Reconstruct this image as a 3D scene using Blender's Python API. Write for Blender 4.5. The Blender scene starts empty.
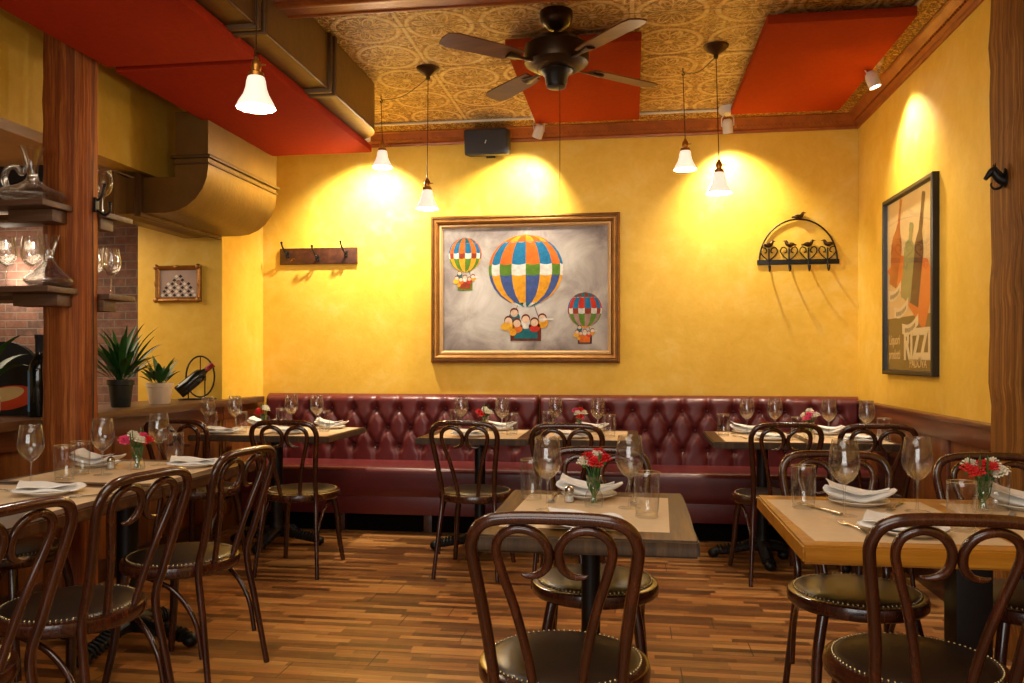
import bpy, bmesh, math, random
from math import sin, cos, pi, radians, sqrt, atan2, exp
from mathutils import Vector, Matrix
random.seed(7)
SC = bpy.context.scene
COL = SC.collection

# ------------------------------------------------------------------ camera, world, lights
cam_data = bpy.data.cameras.new('camera')
cam = bpy.data.objects.new('camera', cam_data); COL.objects.link(cam)
cam.location = (0, 0, 1.24)
cam.rotation_euler = (pi/2, 0, radians(8.33))
cam_data.sensor_width = 36.0
cam_data.lens = 820/1024*36
cam_data.shift_y = 17.5/1024
cam_data.clip_start = 0.02
SC.camera = cam
SC.view_settings.view_transform = 'Standard'
SC.view_settings.look = 'None'
SC.view_settings.gamma = 1.0
SC.view_settings.use_curve_mapping = False
SC.view_settings.exposure = 0.75
SC.cycles.transparent_max_bounces = 40
SC.cycles.max_bounces = 10
SC.cycles.sample_clamp_indirect = 6.0
SC.cycles.caustics_reflective = False
SC.cycles.caustics_refractive = False
W = bpy.data.worlds.new('world'); SC.world = W; W.use_nodes = True
W.node_tree.nodes['Background'].inputs[0].default_value = (1.0, 0.85, 0.7, 1)
W.node_tree.nodes['Background'].inputs[1].default_value = 0.02

D = 6.2          # back wall
XR = 1.609       # right wall
XL = -2.92       # side of the pier and half wall
ZC = 3.02        # tin ceiling
YF = -3.2        # street front
XB = -6.4        # far side of the bar room

def light(name, kind, loc, power, color, target=None, size=0.1, size_y=None, spot=None, blend=0.5):
    l = bpy.data.lights.new(name, kind); l.energy = power; l.color = color
    if kind == 'AREA':
        l.shape = 'RECTANGLE'; l.size = size; l.size_y = size_y or size
    else:
        l.shadow_soft_size = size
    if spot: l.spot_size = radians(spot); l.spot_blend = blend
    o = bpy.data.objects.new(name, l); COL.objects.link(o); o.location = loc
    if target is not None:
        o.rotation_euler = (Vector(target)-Vector(loc)).to_track_quat('-Z', 'Y').to_euler()
    return o
WARM = (1.0, 0.74, 0.45)
WARMW = (1.0, 0.91, 0.78)
# daylight through the street window and an added fill panel standing for front-room lamps
light('street_daylight', 'AREA', (-0.9, YF+0.06, 1.75), 52, (1.0, 0.97, 0.93), (-0.9, 3, 1.2), 3.4, 1.7)
light('front_fill', 'AREA', (-0.7, 0.4, 2.9), 43, WARMW, (-0.7, 0.4, 0), 2.4, 2.6)
light('bar_lamps', 'AREA', (-4.6, 4.7, 2.25), 34, (1.0, 0.8, 0.55), (-4.6, 4.7, 0), 1.6, 1.6)
light('bar_shelf_lamp', 'POINT', (-5.35, 6.35, 1.95), 9, (1.0, 0.85, 0.65), size=0.05)

# ------------------------------------------------------------------ materials
class X:
    """a socket with arithmetic"""
    def __init__(s, nt, sock): s.nt, s.s = nt, sock
    def op(s, o, b=None, c=None):
        n = s.nt.nodes.new('ShaderNodeMath'); n.operation = o
        for i, v in enumerate((s, b, c)):
            if v is None: continue
            if isinstance(v, X): s.nt.links.new(v.s, n.inputs[i])
            else: n.inputs[i].default_value = v
        return X(s.nt, n.outputs[0])
    def __add__(s, b): return s.op('ADD', b)
    def __sub__(s, b): return s.op('SUBTRACT', b)
    def __mul__(s, b): return s.op('MULTIPLY', b)
    def __truediv__(s, b): return s.op('DIVIDE', b)
    def floor(s): return s.op('FLOOR')
    def fract(s): return s.op('FRACT')
    def abs(s): return s.op('ABSOLUTE')
    def sin(s): return s.op('SINE')
    def sqrt(s): return s.op('SQRT')
    def pow(s, b): return s.op('POWER', b)
    def min(s, b): return s.op('MINIMUM', b)
    def max(s, b): return s.op('MAXIMUM', b)
    def gt(s, b): return s.op('GREATER_THAN', b)
    def lt(s, b): return s.op('LESS_THAN', b)
    def step(s, a, b, smooth=True, lo=0.0, hi=1.0):
        n = s.nt.nodes.new('ShaderNodeMapRange'); n.interpolation_type = 'SMOOTHSTEP' if smooth else 'LINEAR'
        s.nt.links.new(s.s, n.inputs[0]); n.inputs[1].default_value = a; n.inputs[2].default_value = b
        n.inputs[3].default_value = lo; n.inputs[4].default_value = hi
        return X(s.nt, n.outputs[0])

class M:
    def __init__(s, name, color=(0.5,)*3, rough=0.5, metal=0.0, spec=0.5, coat=0.0, sheen=0.0):
        s.m = bpy.data.materials.new(name); s.m.use_nodes = True
        s.nt = s.m.node_tree; s.b = s.nt.nodes['Principled BSDF']
        s.b.inputs['Base Color'].default_value = (*color, 1)
        s.b.inputs['Roughness'].default_value = rough
        s.b.inputs['Metallic'].default_value = metal
        s.b.inputs['Specular IOR Level'].default_value = spec
        s.b.inputs['Coat Weight'].default_value = coat
        s.b.inputs['Coat Roughness'].default_value = 0.12
        s.b.inputs['Sheen Weight'].default_value = sheen
    def new(s, t): return s.nt.nodes.new('ShaderNode'+t)
    def link(s, a, b): s.nt.links.new(a.s if isinstance(a, X) else a, b)
    def coord(s, kind='Object', scale=(1,1,1), rot=(0,0,0)):
        t = s.new('TexCoord'); m = s.new('Mapping'); s.link(t.outputs[kind], m.inputs[0])
        m.inputs['Scale'].default_value = scale; m.inputs['Rotation'].default_value = rot
        return m.outputs[0]
    def xyz(s, vec):
        n = s.new('SeparateXYZ'); s.link(vec, n.inputs[0]); return [X(s.nt, o) for o in n.outputs]
    def noise(s, vec, scale=5, detail=4, rough=0.6, dist=0.0):
        n = s.new('TexNoise'); s.link(vec, n.inputs['Vector']); n.inputs['Scale'].default_value = scale
        n.inputs['Detail'].default_value = detail; n.inputs['Roughness'].default_value = rough; n.inputs['Distortion'].default_value = dist
        return X(s.nt, n.outputs[0])
    def white(s, *v):
        c = s.new('CombineXYZ')
        for i, q in enumerate(v): s.link(q, c.inputs[i])
        n = s.new('TexWhiteNoise'); n.noise_dimensions = '3D'; s.link(c.outputs[0], n.inputs[0]); return X(s.nt, n.outputs[0])
    def ramp(s, fac, stops):
        n = s.new('ValToRGB'); s.link(fac, n.inputs[0])
        e = n.color_ramp.elements
        while len(e) < len(stops): e.new(0.5)
        for q, (p, c) in zip(e, stops): q.position = p; q.color = (*c, 1)
        return n.outputs[0]
    def mix(s, fac, a, b, mode='MIX'):
        n = s.new('Mix'); n.data_type = 'RGBA'; n.blend_type = mode
        for v, i in ((fac, 0), (a, 6), (b, 7)):
            if isinstance(v, (int, float)): n.inputs[i].default_value = v
            elif isinstance(v, tuple): n.inputs[i].default_value = (*v, 1)
            else: s.link(v, n.inputs[i])
        return n.outputs[2]
    def base(s, c): s.link(c, s.b.inputs['Base Color'])
    def rough(s, r): s.link(r, s.b.inputs['Roughness'])
    def bump(s, h, dist=0.002, strength=1.0):
        n = s.new('Bump'); n.inputs['Distance'].default_value = dist; n.inputs['Strength'].default_value = strength
        s.link(h, n.inputs['Height']); s.link(n.outputs[0], s.b.inputs['Normal'])
    def emit(s, c, k): s.b.inputs['Emission Color'].default_value = (*c, 1); s.b.inputs['Emission Strength'].default_value = k

def lc(r, g, b):
    """sRGB 0-255 to linear"""
    f = lambda v: (v/255/12.92) if v/255 <= 0.04045 else ((v/255+0.055)/1.055)**2.4
    return (f(r), f(g), f(b))

def plain(name, color, rough=0.5, metal=0.0, var=0.12, scale=8, bump=0.0, bscale=60, **k):
    m = M(name, color, rough, metal, **k)
    v = m.coord()
    n = m.noise(v, scale, 4)
    m.base(m.ramp(n, [(0.25, tuple(c*(1-var) for c in color)), (0.75, tuple(min(1, c*(1+var)) for c in color))]))
    if bump: m.bump(m.noise(v, bscale, 3), bump, 0.6)
    return m.m

def wood(name, dark, mid, lite, rough=0.4, axis=0, scale=1.0, coat=0.0, bump=0.0008, stretch=14, spec=0.5):
    m = M(name, mid, rough, coat=coat, spec=spec)
    sc = [stretch*scale]*3; sc[axis] = 1.1*scale
    v = m.coord('Object', tuple(sc))
    n1 = m.noise(v, 1.0, 6, 0.62, 0.6)
    n2 = m.noise(m.coord('Object', tuple(q*6 for q in sc)), 1.0, 4, 0.6)
    f = n1*0.75 + n2*0.25
    m.base(m.ramp(f, [(0.30, dark), (0.5, mid), (0.70, lite)]))
    m.rough((f*0.25)+(rough-0.12))
    m.bump(f, bump, 0.8)
    return m.m

# plaster
def plaster(name, a, b, c):
    m = M(name, b, 0.55, spec=0.35)
    v = m.coord('Object')
    n = m.noise(v, 1.6, 8, 0.68, 0.8); n2 = m.noise(v, 9, 5, 0.7, 0.4)
    f = n*0.6+n2*0.4
    m.base(m.ramp(f, [(0.32, a), (0.52, b), (0.70, c)]))
    m.bump(m.noise(v, 22, 5, 0.65)*0.6+n2*0.4, 0.004, 0.5)
    return m.m
MAT = {}
MAT['yellow'] = plaster('yellow_plaster', lc(214,166,46), lc(226,183,68), lc(233,199,108))
MAT['beige'] = plaster('beige_plaster', lc(176,150,112), lc(196,170,132), lc(208,186,150))
MAT['cream'] = plaster('cream_plaster', lc(205,180,120), lc(215,192,135), lc(225,205,150))

def tin():
    m = M('pressed_tin', lc(190,140,60), 0.45, 0.15, spec=0.4)
    x, y, z = m.xyz(m.coord('Object'))
    T = 0.407
    px = (x/T).fract()-0.5; py = (y/T).fract()-0.5
    r = (px*px+py*py).sqrt()
    th = py.op('ARCTAN2', px)
    ring = (r-0.43).abs().step(0.015, 0.05, lo=1, hi=0)
    boss = r.step(0.03, 0.09, lo=1, hi=0)
    lobes = ((th*4).sin().abs()*0.20+0.15)
    leaf = ((r-lobes).abs()).step(0.0, 0.05, lo=1, hi=0)*(r.lt(0.40))
    vein = ((th*8).sin().abs()).step(0.0, 0.5, lo=1, hi=0)*r.lt(0.36)*r.gt(0.10)*0.7
    cx = px.abs()-0.5; cy = py.abs()-0.5
    rc = (cx*cx+cy*cy).sqrt(); tc = cy.op('ARCTAN2', cx)
    cr = (rc-(((tc*4).sin().abs()*0.13)+0.08)).abs().step(0.0, 0.045, lo=1, hi=0)
    rib = (((x/(T*3)).fract()-0.5).abs()-0.5).abs().step(0.006, 0.012, lo=1, hi=0)
    v = m.coord('Object')
    det = m.noise(v, 42, 3, 0.6, 1.6); big = m.noise(v, 2.2, 3); mid = m.noise(v, 16, 3, 0.6, 2.0)
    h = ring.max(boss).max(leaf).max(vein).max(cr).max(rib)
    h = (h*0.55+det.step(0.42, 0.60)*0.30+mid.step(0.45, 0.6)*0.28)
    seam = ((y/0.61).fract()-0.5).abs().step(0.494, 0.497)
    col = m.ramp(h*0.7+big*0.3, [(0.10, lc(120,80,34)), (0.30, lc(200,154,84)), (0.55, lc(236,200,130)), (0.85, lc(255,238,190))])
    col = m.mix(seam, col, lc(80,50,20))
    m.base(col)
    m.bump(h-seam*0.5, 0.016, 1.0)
    return m.m
MAT['tin'] = tin()

def floor_mat():
    m = M('acacia_strip_floor', lc(130,80,40), 0.36, spec=0.5)
    x, y, z = m.xyz(m.coord('Object'))
    hgt = 0.042
    row = (y/hgt).floor()
    rx = x/0.33 + m.white(row, row*0.37, row)*17.0
    cell = rx.floor()
    rnd = m.white(row, cell, cell*0.13)
    rnd2 = m.white(cell, row, row*0.71)
    g = m.noise(m.coord('Object', (2.2, 34, 1)), 1.0, 6, 0.65, 0.5)
    g2 = m.noise(m.coord('Object', (9, 150, 1)), 1.0, 4, 0.6)
    f = rnd*0.50+g*0.48+g2*0.32-0.15
    c = m.ramp(f, [(0.10, lc(66,44,26)), (0.32, lc(112,77,43)), (0.50, lc(150,106,58)), (0.68, lc(186,138,78)), (0.95, lc(222,178,114))])
    hue = m.mix(rnd2, lc(255,222,196), lc(255,248,232))
    c = m.mix(1.0, c, hue, 'MULTIPLY')
    # board joints: boards are four strips wide and about 1.2 m long
    brow = (y/(hgt*4)).floor()
    bx = (x/1.25 + m.white(brow, brow, brow*0.3)*9).fract()
    seam = (((bx-0.5).abs()).gt(0.4978)).max((((y/(hgt*4)).fract()-0.5).abs()).gt(0.488))
    sm2 = (((y/hgt).fract()-0.5).abs()).gt(0.47)
    sm3 = ((rx.fract()-0.5).abs()).gt(0.495)
    c = m.mix(seam*0.75, c, lc(34,18,10))
    c = m.mix((sm2.max(sm3))*0.28, c, lc(40,22,12))
    m.base(c)
    m.rough(g*0.18+rnd*0.12+0.24)
    m.bump(g2*0.3+rnd*0.4-seam*0.8-sm2*0.2, 0.0012, 0.7)
    return m.m
MAT['floor'] = floor_mat()

def brick_mat():
    m = M('old_brick', lc(120,70,50), 0.85)
    v0 = m.coord('Object'); x, y, z = m.xyz(v0)
    c = m.new('CombineXYZ'); m.link(x+y, c.inputs[0]); m.link(z, c.inputs[1])
    b = m.new('TexBrick'); m.link(c.outputs[0], b.inputs[0])
    b.inputs['Scale'].default_value = 1.0; b.inputs['Brick Width'].default_value = 0.21; b.inputs['Row Height'].default_value = 0.072
    b.inputs['Mortar Size'].default_value = 0.007; b.inputs['Mortar Smooth'].default_value = 0.3
    b.inputs['Color1'].default_value = (*lc(112,72,58), 1); b.inputs['Color2'].default_value = (*lc(76,56,50), 1); b.inputs['Mortar'].default_value = (*lc(108,98,90), 1)
    n = m.noise(v0, 9, 6, 0.7)
    m.base(m.mix(n.step(0.35, 0.75)*0.55, b.outputs[0], lc(146,108,90)))
    m.bump(X(m.nt, b.outputs[1])*-1.0+n*0.5, 0.012, 0.8)
    return m.m
MAT['brick'] = brick_mat()

MAT['crown'] = plain('brown_crown_tin', lc(150,78,26), 0.38, 0.15, 0.25, 14, 0.003, 70)
def cove_mat():
    m = M('gold_leafy_cove', lc(220,165,60), 0.42, 0.2)
    v = m.coord(); n = m.noise(v, 24, 3, 0.6, 3.0); f = n.step(0.40, 0.60)
    m.base(m.ramp(f, [(0.0, lc(150,98,24)), (0.6, lc(222,168,62)), (1.0, lc(244,204,110))])); m.bump(f, 0.012, 1.0)
    return m.m
MAT['cove'] = cove_mat()
MAT['red'] = plain('red_felt', lc(158,58,20), 0.95, 0, 0.10, 40, 0.0015, 300, spec=0.05)
MAT['red_dark'] = plain('red_felt_deep', lc(164,50,24), 0.95, 0, 0.10, 40, 0.0015, 300, spec=0.05)
MAT['duct'] = plain('painted_duct_metal', lc(112,82,34), 0.42, 0.45, 0.22, 3.5, 0.003, 24)
MAT['duct_trim'] = plain('duct_flange_metal', lc(92,64,30), 0.45, 0.5, 0.2, 10)
MAT['bent'] = wood('bentwood', lc(34,14,7), lc(60,26,12), lc(88,42,20), 0.24, 2, 1.0, 0.45, 0.0003, 30)
MAT['leather'] = plain('brown_leather', lc(42,30,20), 0.36, 0, 0.2, 9, 0.0006, 90, coat=0.08)
MAT['nail'] = plain('nickel_nail', lc(196,180,140), 0.25, 1.0, 0.05)
MAT['burgundy'] = plain('burgundy_leather', lc(92,30,30), 0.36, 0, 0.12, 6, 0.0007, 130, spec=0.5, coat=0.08)
MAT['burgundy_dark'] = plain('burgundy_button', lc(78,18,20), 0.36, 0, 0.1, 6, spec=0.5)
MAT['toe'] = plain('black_toe_kick', lc(12,9,8), 0.9, spec=0.05)
MAT['oak'] = wood('brown_oak', lc(54,33,8), lc(94,62,18), lc(128,90,32), 0.5, 1, 1.0, 0.0, 0.0006, 40, spec=0.12)
MAT['oak_edge'] = wood('oak_edge', lc(38,26,14), lc(64,46,26), lc(92,68,40), 0.6, 2, 1.0, 0, 0.003, 40)
MAT['walnut_top'] = wood('dark_table_wood', lc(44,24,12), lc(72,43,21), lc(102,65,33), 0.4, 0, 1.0, 0.05, 0.0005, 22, spec=0.3)
MAT['gold_top'] = wood('golden_table_wood', lc(128,78,14), lc(170,112,26), lc(196,142,46), 0.4, 0, 0.8, 0.05, 0.0006, 24, spec=0.3)
MAT['iron'] = plain('black_iron', lc(20,18,17), 0.42, 0.4, 0.15, 20, 0.001, 60)
MAT['dark_wood'] = wood('dark_stained_wood', lc(40,20,10), lc(66,34,17), lc(92,50,26), 0.4, 1, 1.0, 0.15, 0.0008, 16)
MAT['rail_wood'] = wood('wainscot_rail_wood', lc(72,34,14), lc(104,54,24), lc(134,76,38), 0.36, 1, 1.0, 0.2, 0.0008, 18)
MAT['panel_wood'] = wood('wainscot_panel_wood', lc(82,40,14), lc(122,68,26), lc(152,92,40), 0.4, 2, 1.0, 0.15, 0.0008, 14)
MAT['ledge'] = wood('ledge_wood', lc(58,34,17), lc(88,55,28), lc(118,78,44), 0.42, 1, 1.0, 0.1, 0.001, 16)
MAT['post'] = wood('old_timber', lc(66,28,10), lc(136,70,26), lc(188,116,54), 0.6, 2, 0.9, 0.0, 0.004, 48, spec=0.2)
MAT['post_r'] = wood('rough_timber', lc(56,31,9), lc(126,80,30), lc(178,126,62), 0.7, 2, 0.9, 0, 0.006, 48, spec=0.15)
MAT['shelf'] = wood('shelf_wood', lc(56,34,18), lc(88,58,34), lc(118,84,52), 0.5, 0, 1.0, 0, 0.001, 16)
MAT['kraft'] = plain('kraft_paper', lc(212,184,144), 0.8, 0, 0.05, 30, 0.0003, 200)
MAT['china'] = plain('white_china', lc(228,222,212), 0.2, 0, 0.02, 5)
MAT['linen'] = plain('white_linen', lc(232,230,226), 0.85, 0, 0.03, 20, 0.0006, 500, sheen=0.2)
MAT['steel'] = plain('cutlery_steel', lc(190,184,172), 0.22, 1.0, 0.05, 10)
MAT['bronze'] = plain('aged_bronze', lc(74,52,30), 0.38, 0.8, 0.25, 18, 0.001, 60)
MAT['brass'] = plain('aged_brass', lc(176,120,50), 0.32, 0.85, 0.15, 18)
MAT['black_plastic'] = plain('black_plastic', lc(24,23,24), 0.5, 0, 0.1)
MAT['grille'] = plain('speaker_cloth', lc(42,41,43), 0.75, 0, 0.1, 60, 0.001, 400)
MAT['white_metal'] = plain('white_enamel', lc(214,204,188), 0.4, 0, 0.04)
MAT['fan_metal'] = plain('fan_bronze', lc(56,38,18), 0.34, 0.7, 0.2, 12)
MAT['fan_dark'] = plain('fan_black', lc(26,22,20), 0.4, 0.4)
MAT['blade'] = wood('fan_blade_wood', lc(70,38,16), lc(104,60,26), lc(134,82,38), 0.4, 0, 1.0, 0.1, 0.0005, 16)
MAT['gilt'] = plain('gilt_frame', lc(150,102,44), 0.36, 0.6, 0.25, 16, 0.002, 50)
MAT['gilt_dark'] = plain('dark_gilt', lc(92,58,24), 0.42, 0.5, 0.25, 16, 0.002, 50)
MAT['linerwood'] = plain('frame_liner', lc(190,150,96), 0.5, 0.1, 0.1, 20)
MAT['black_frame'] = plain('black_frame', lc(22,18,15), 0.4, 0, 0.15)
MAT['leafgreen'] = plain('leaf_green', lc(44,92,34), 0.45, 0, 0.35, 14, spec=0.4)
MAT['leafdark'] = plain('dark_leaf_green', lc(34,78,34), 0.4, 0, 0.3, 14, spec=0.4)
MAT['stemgreen'] = plain('stem_green', lc(70,112,50), 0.5, 0, 0.2)
MAT['soil'] = plain('potting_soil', lc(34,24,17), 0.95, 0, 0.3, 40, 0.004, 80)
MAT['pot_dark'] = plain('dark_green_pot', lc(28,34,30), 0.5, 0, 0.1)
MAT['pot_white'] = plain('cream_pot', lc(216,196,168), 0.55, 0, 0.04)
for k, c in dict(c_red=(214,22,26), c_white=(238,230,206), c_pink=(232,70,120), c_coral=(226,50,44)).items():
    MAT[k] = plain('petal_'+k[2:], lc(*c), 0.7, 0, 0.12, 60)
MAT['bottle'] = plain('dark_bottle_glass', lc(12,16,12), 0.1, 0, 0.1, 5, spec=0.6)
MAT['foil'] = plain('red_foil', lc(120,20,24), 0.35, 0.3)
MAT['label'] = plain('bottle_patch', lc(188,176,150), 0.7)
MAT['blue_glint'] = plain('blue_glint_paint', lc(50,120,170), 0.5)  # blue reflection painted down the side of the tall dark bottle
MAT['black_matte'] = plain('matte_black', lc(16,15,15), 0.7)
MAT['tray_red'] = plain('tray_orange_red', lc(214,68,26), 0.5)
MAT['tray_cream'] = plain('tray_cream', lc(226,190,120), 0.5)
MAT['window_frame'] = plain('painted_window_frame', lc(60,34,20), 0.5)

def glass_mat(name, tint=(0.985, 0.985, 0.975), boost=1.3, edge=0.25, refr=0.16):
    m = M(name); nt = m.nt
    t = m.new('BsdfTransparent'); t.inputs[0].default_value = (*tint, 1)
    g = m.new('BsdfGlossy'); g.inputs['Roughness'].default_value = 0.012
    lw = m.new('LayerWeight'); lw.inputs['Blend'].default_value = 0.5
    fc = X(nt, lw.outputs['Facing'])
    f = (fc.pow(4.0)*0.45+0.05)*boost
    d = m.new('BsdfTranslucent'); d.inputs[0].default_value = (0.9, 0.9, 0.88, 1)
    d2 = m.new('BsdfDiffuse'); d2.inputs[0].default_value = (0.9, 0.9, 0.88, 1)
    md = m.new('MixShader'); m.link(d.outputs[0], md.inputs[1]); m.link(d2.outputs[0], md.inputs[2])
    if refr > 0:
        rf = m.new('BsdfRefraction'); rf.inputs['IOR'].default_value = 1.35; rf.inputs['Roughness'].default_value = 0.0
        mr = m.new('MixShader'); mr.inputs[0].default_value = refr; m.link(t.outputs[0], mr.inputs[1]); m.link(rf.outputs[0], mr.inputs[2]); t = mr
    me = m.new('MixShader'); m.link(fc.pow(4.0)*edge, me.inputs[0]); m.link(t.outputs[0], me.inputs[1]); m.link(md.outputs[0], me.inputs[2])  # whitish edge by facing angle, painting the bright refracted outline
    mx = m.new('MixShader'); m.link(f, mx.inputs[0]); m.link(me.outputs[0], mx.inputs[1]); m.link(g.outputs[0], mx.inputs[2])
    nt.links.new(mx.outputs[0], nt.nodes['Material Output'].inputs[0])
    nt.nodes.remove(m.b)
    return m.m
MAT['glass'] = glass_mat('clear_glass')
MAT['glass_thin'] = glass_mat('thin_glass', boost=1.4, edge=0.22, refr=0.0)
MAT['pane'] = glass_mat('window_glass', boost=0.6, edge=0.0, refr=0.0)

MAT['rim'] = plain('rim_highlight', lc(206,176,120), 0.2, 0.5, 0.05)  # pale gold ring that paints the highlight along tumbler rims
def shade_mat():
    m = M('opal_glass_shade', lc(250,240,220), 0.3)
    m.emit((1.0, 0.88, 0.70), 0.42)
    return m.m
MAT['opal'] = shade_mat()
def lens_mat():
    m = M('lit_lamp_lens', lc(255,250,235), 0.3); m.emit((1.0, 0.92, 0.78), 14.0); return m.m
MAT['lens'] = lens_mat()

# ------------------------------------------------------------------ mesh helpers
class MB:
    def __init__(s): s.v, s.f, s.m, s.mats = [], [], [], []
    def mi(s, mat):
        if mat not in s.mats: s.mats.append(mat)
        return s.mats.index(mat)
    def add(s, vs, fs, mat=None, T=None):
        n = len(s.v)
        for p in vs: s.v.append(tuple(T @ Vector(p)) if T else tuple(p))
        k = s.mi(mat)
        for f in fs: s.f.append(tuple(i+n for i in f)); s.m.append(k)
        return s
    def box(s, c, d, mat=None, T=None, b=0.0):
        hx, hy, hz = d[0]/2, d[1]/2, d[2]/2
        if b <= 0:
            vs = [(c[0]+x*hx, c[1]+y*hy, c[2]+z*hz) for z in (-1,1) for y in (-1,1) for x in (-1,1)]
            fs = [(0,2,3,1),(4,5,7,6),(0,1,5,4),(2,6,7,3),(0,4,6,2),(1,3,7,5)]
            return s.add(vs, fs, mat, T)
        bm = bmesh.new(); bmesh.ops.create_cube(bm, size=1.0)
        for v in bm.verts: v.co = Vector((c[0]+v.co.x*d[0], c[1]+v.co.y*d[1], c[2]+v.co.z*d[2]))
        bmesh.ops.bevel(bm, geom=bm.edges[:], offset=min(b, min(d)*0.45), segments=2, affect='EDGES', profile=0.6)
        bm.verts.index_update()
        s.add([v.co[:] for v in bm.verts], [tuple(v.index for v in f.verts) for f in bm.faces], mat, T)
        bm.free(); return s
    def ext(s, x0, x1, y0, y1, z0, z1, mat=None, b=0.0):
        return s.box(((x0+x1)/2, (y0+y1)/2, (z0+z1)/2), (x1-x0, y1-y0, z1-z0), mat, None, b)
    def lathe(s, prof, n=24, mat=None, T=None, closed=False, a0=0, a1=2*pi, flute=None):
        vs, fs = [], []; full = abs(a1-a0-2*pi) < 1e-6
        cols = n if full else n+1
        for i in range(cols):
            a = a0+(a1-a0)*i/n
            for j, (r, z) in enumerate(prof):
                rr = r*(1+(flute(a, j) if flute else 0))
                vs.append((rr*cos(a), rr*sin(a), z))
        k = len(prof)
        for i in range(n):
            i2 = (i+1) % cols
            for j in range(k-1 if not closed else k):
                j2 = (j+1) % k
                q = (i*k+j, i2*k+j, i2*k+j2, i*k+j2)
                fs.append(q)
        return s.add(vs, fs, mat, T)
    def tube(s, path, r, n=8, mat=None, T=None, closed=False, flat=1.0, cap=True, up=None):
        P = [Vector(p) for p in path]; L = len(P)
        R = r if isinstance(r, (list, tuple)) else [r]*L
        tans = []
        for i in range(L):
            a = P[i-1] if (i > 0 or closed) else P[i]; b = P[(i+1) % L] if (i < L-1 or closed) else P[i]
            t = (b-a); tans.append(t.normalized() if t.length > 1e-9 else Vector((0,0,1)))
        nrm = Vector(up) if up else (Vector((0,0,1)) if abs(tans[0].z) < 0.9 else Vector((1,0,0)))
        vs, fs = [], []
        for i in range(L):
            t = tans[i]; nrm = (nrm-t*nrm.dot(t))
            if nrm.length < 1e-6: nrm = t.orthogonal()
            nrm.normalize(); bi = t.cross(nrm)
            for k in range(n):
                a = 2*pi*k/n
                vs.append(P[i]+nrm*(cos(a)*R[i]*flat)+bi*(sin(a)*R[i]))
        for i in range(L if closed else L-1):
            i2 = (i+1) % L
            for k in range(n):
                k2 = (k+1) % n
                fs.append((i*n+k, i*n+k2, i2*n+k2, i2*n+k))
        if cap and not closed:
            fs.append(tuple(range(n-1, -1, -1))); fs.append(tuple((L-1)*n+k for k in range(n)))
        return s.add(vs, fs, mat, T)
    def prism(s, poly, h0, h1, mat=None, T=None):
        n = len(poly)
        vs = [(x, y, h0) for x, y in poly]+[(x, y, h1) for x, y in poly]
        fs = [tuple(range(n-1, -1, -1)), tuple(range(n, 2*n))]+[(i, (i+1) % n, n+(i+1) % n, n+i) for i in range(n)]
        return s.add(vs, fs, mat, T)
    def ball(s, c, r, mat=None, T=None, nu=12, nv=8, sc=(1,1,1)):
        vs, fs = [], []
        for j in range(nv+1):
            p = pi*j/nv
            for i in range(nu):
                a = 2*pi*i/nu
                vs.append((c[0]+sc[0]*r*sin(p)*cos(a), c[1]+sc[1]*r*sin(p)*sin(a), c[2]+sc[2]*r*cos(p)))
        for j in range(nv):
            for i in range(nu):
                i2 = (i+1) % nu
                fs.append((j*nu+i, (j+1)*nu+i, (j+1)*nu+i2, j*nu+i2))
        return s.add(vs, fs, mat, T)
    def grid(s, fn, nu, nv, mat=None, T=None):
        vs = [fn(i/nu, j/nv) for j in range(nv+1) for i in range(nu+1)]
        fs = [(j*(nu+1)+i, j*(nu+1)+i+1, (j+1)*(nu+1)+i+1, (j+1)*(nu+1)+i) for j in range(nv) for i in range(nu)]
        return s.add(vs, fs, mat, T)
    def mesh(s, name, smooth=True, angle=40):
        me = bpy.data.meshes.new(name)
        me.from_pydata(s.v, [], s.f)
        for k in s.mats: me.materials.append(MAT[k] if isinstance(k, str) else k)
        me.polygons.foreach_set('material_index', s.m)
        bm = bmesh.new(); bm.from_mesh(me)
        bmesh.ops.remove_doubles(bm, verts=bm.verts, dist=1e-6)
        bmesh.ops.recalc_face_normals(bm, faces=bm.faces)
        bm.to_mesh(me); bm.free()
        if smooth:
            me.polygons.foreach_set('use_smooth', [True]*len(me.polygons))
            me.set_sharp_from_angle(angle=radians(angle))
        me.update()
        return me
    def obj(s, name, parent=None, loc=(0,0,0), rz=0, smooth=True, angle=40, label=None):
        o = bpy.data.objects.new(name, s.mesh(name, smooth, angle)); COL.objects.link(o)
        o.location = loc; o.rotation_euler = (0, 0, rz)
        if parent: o.parent = parent
        if label: o['label'] = label
        return o

def crom(pts, n=6, closed=False):
    P = [Vector(p) for p in pts]; out = []; L = len(P)
    for i in range(L if closed else L-1):
        if closed: a, b, c, d = P[i-1], P[i], P[(i+1) % L], P[(i+2) % L]
        else: a, b, c, d = P[max(i-1,0)], P[i], P[i+1], P[min(i+2,L-1)]
        for k in range(n):
            t = k/n
            out.append(0.5*((2*b)+(c-a)*t+(2*a-5*b+4*c-d)*t*t+(3*b-a-3*c+d)*t**3))
    if not closed: out.append(P[-1])
    return out
def lerp_list(vals, n): 
    out = []
    for i in range(len(vals)-1):
        for k in range(n): out.append(vals[i]+(vals[i+1]-vals[i])*k/n)
    return out+[vals[-1]]

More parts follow.
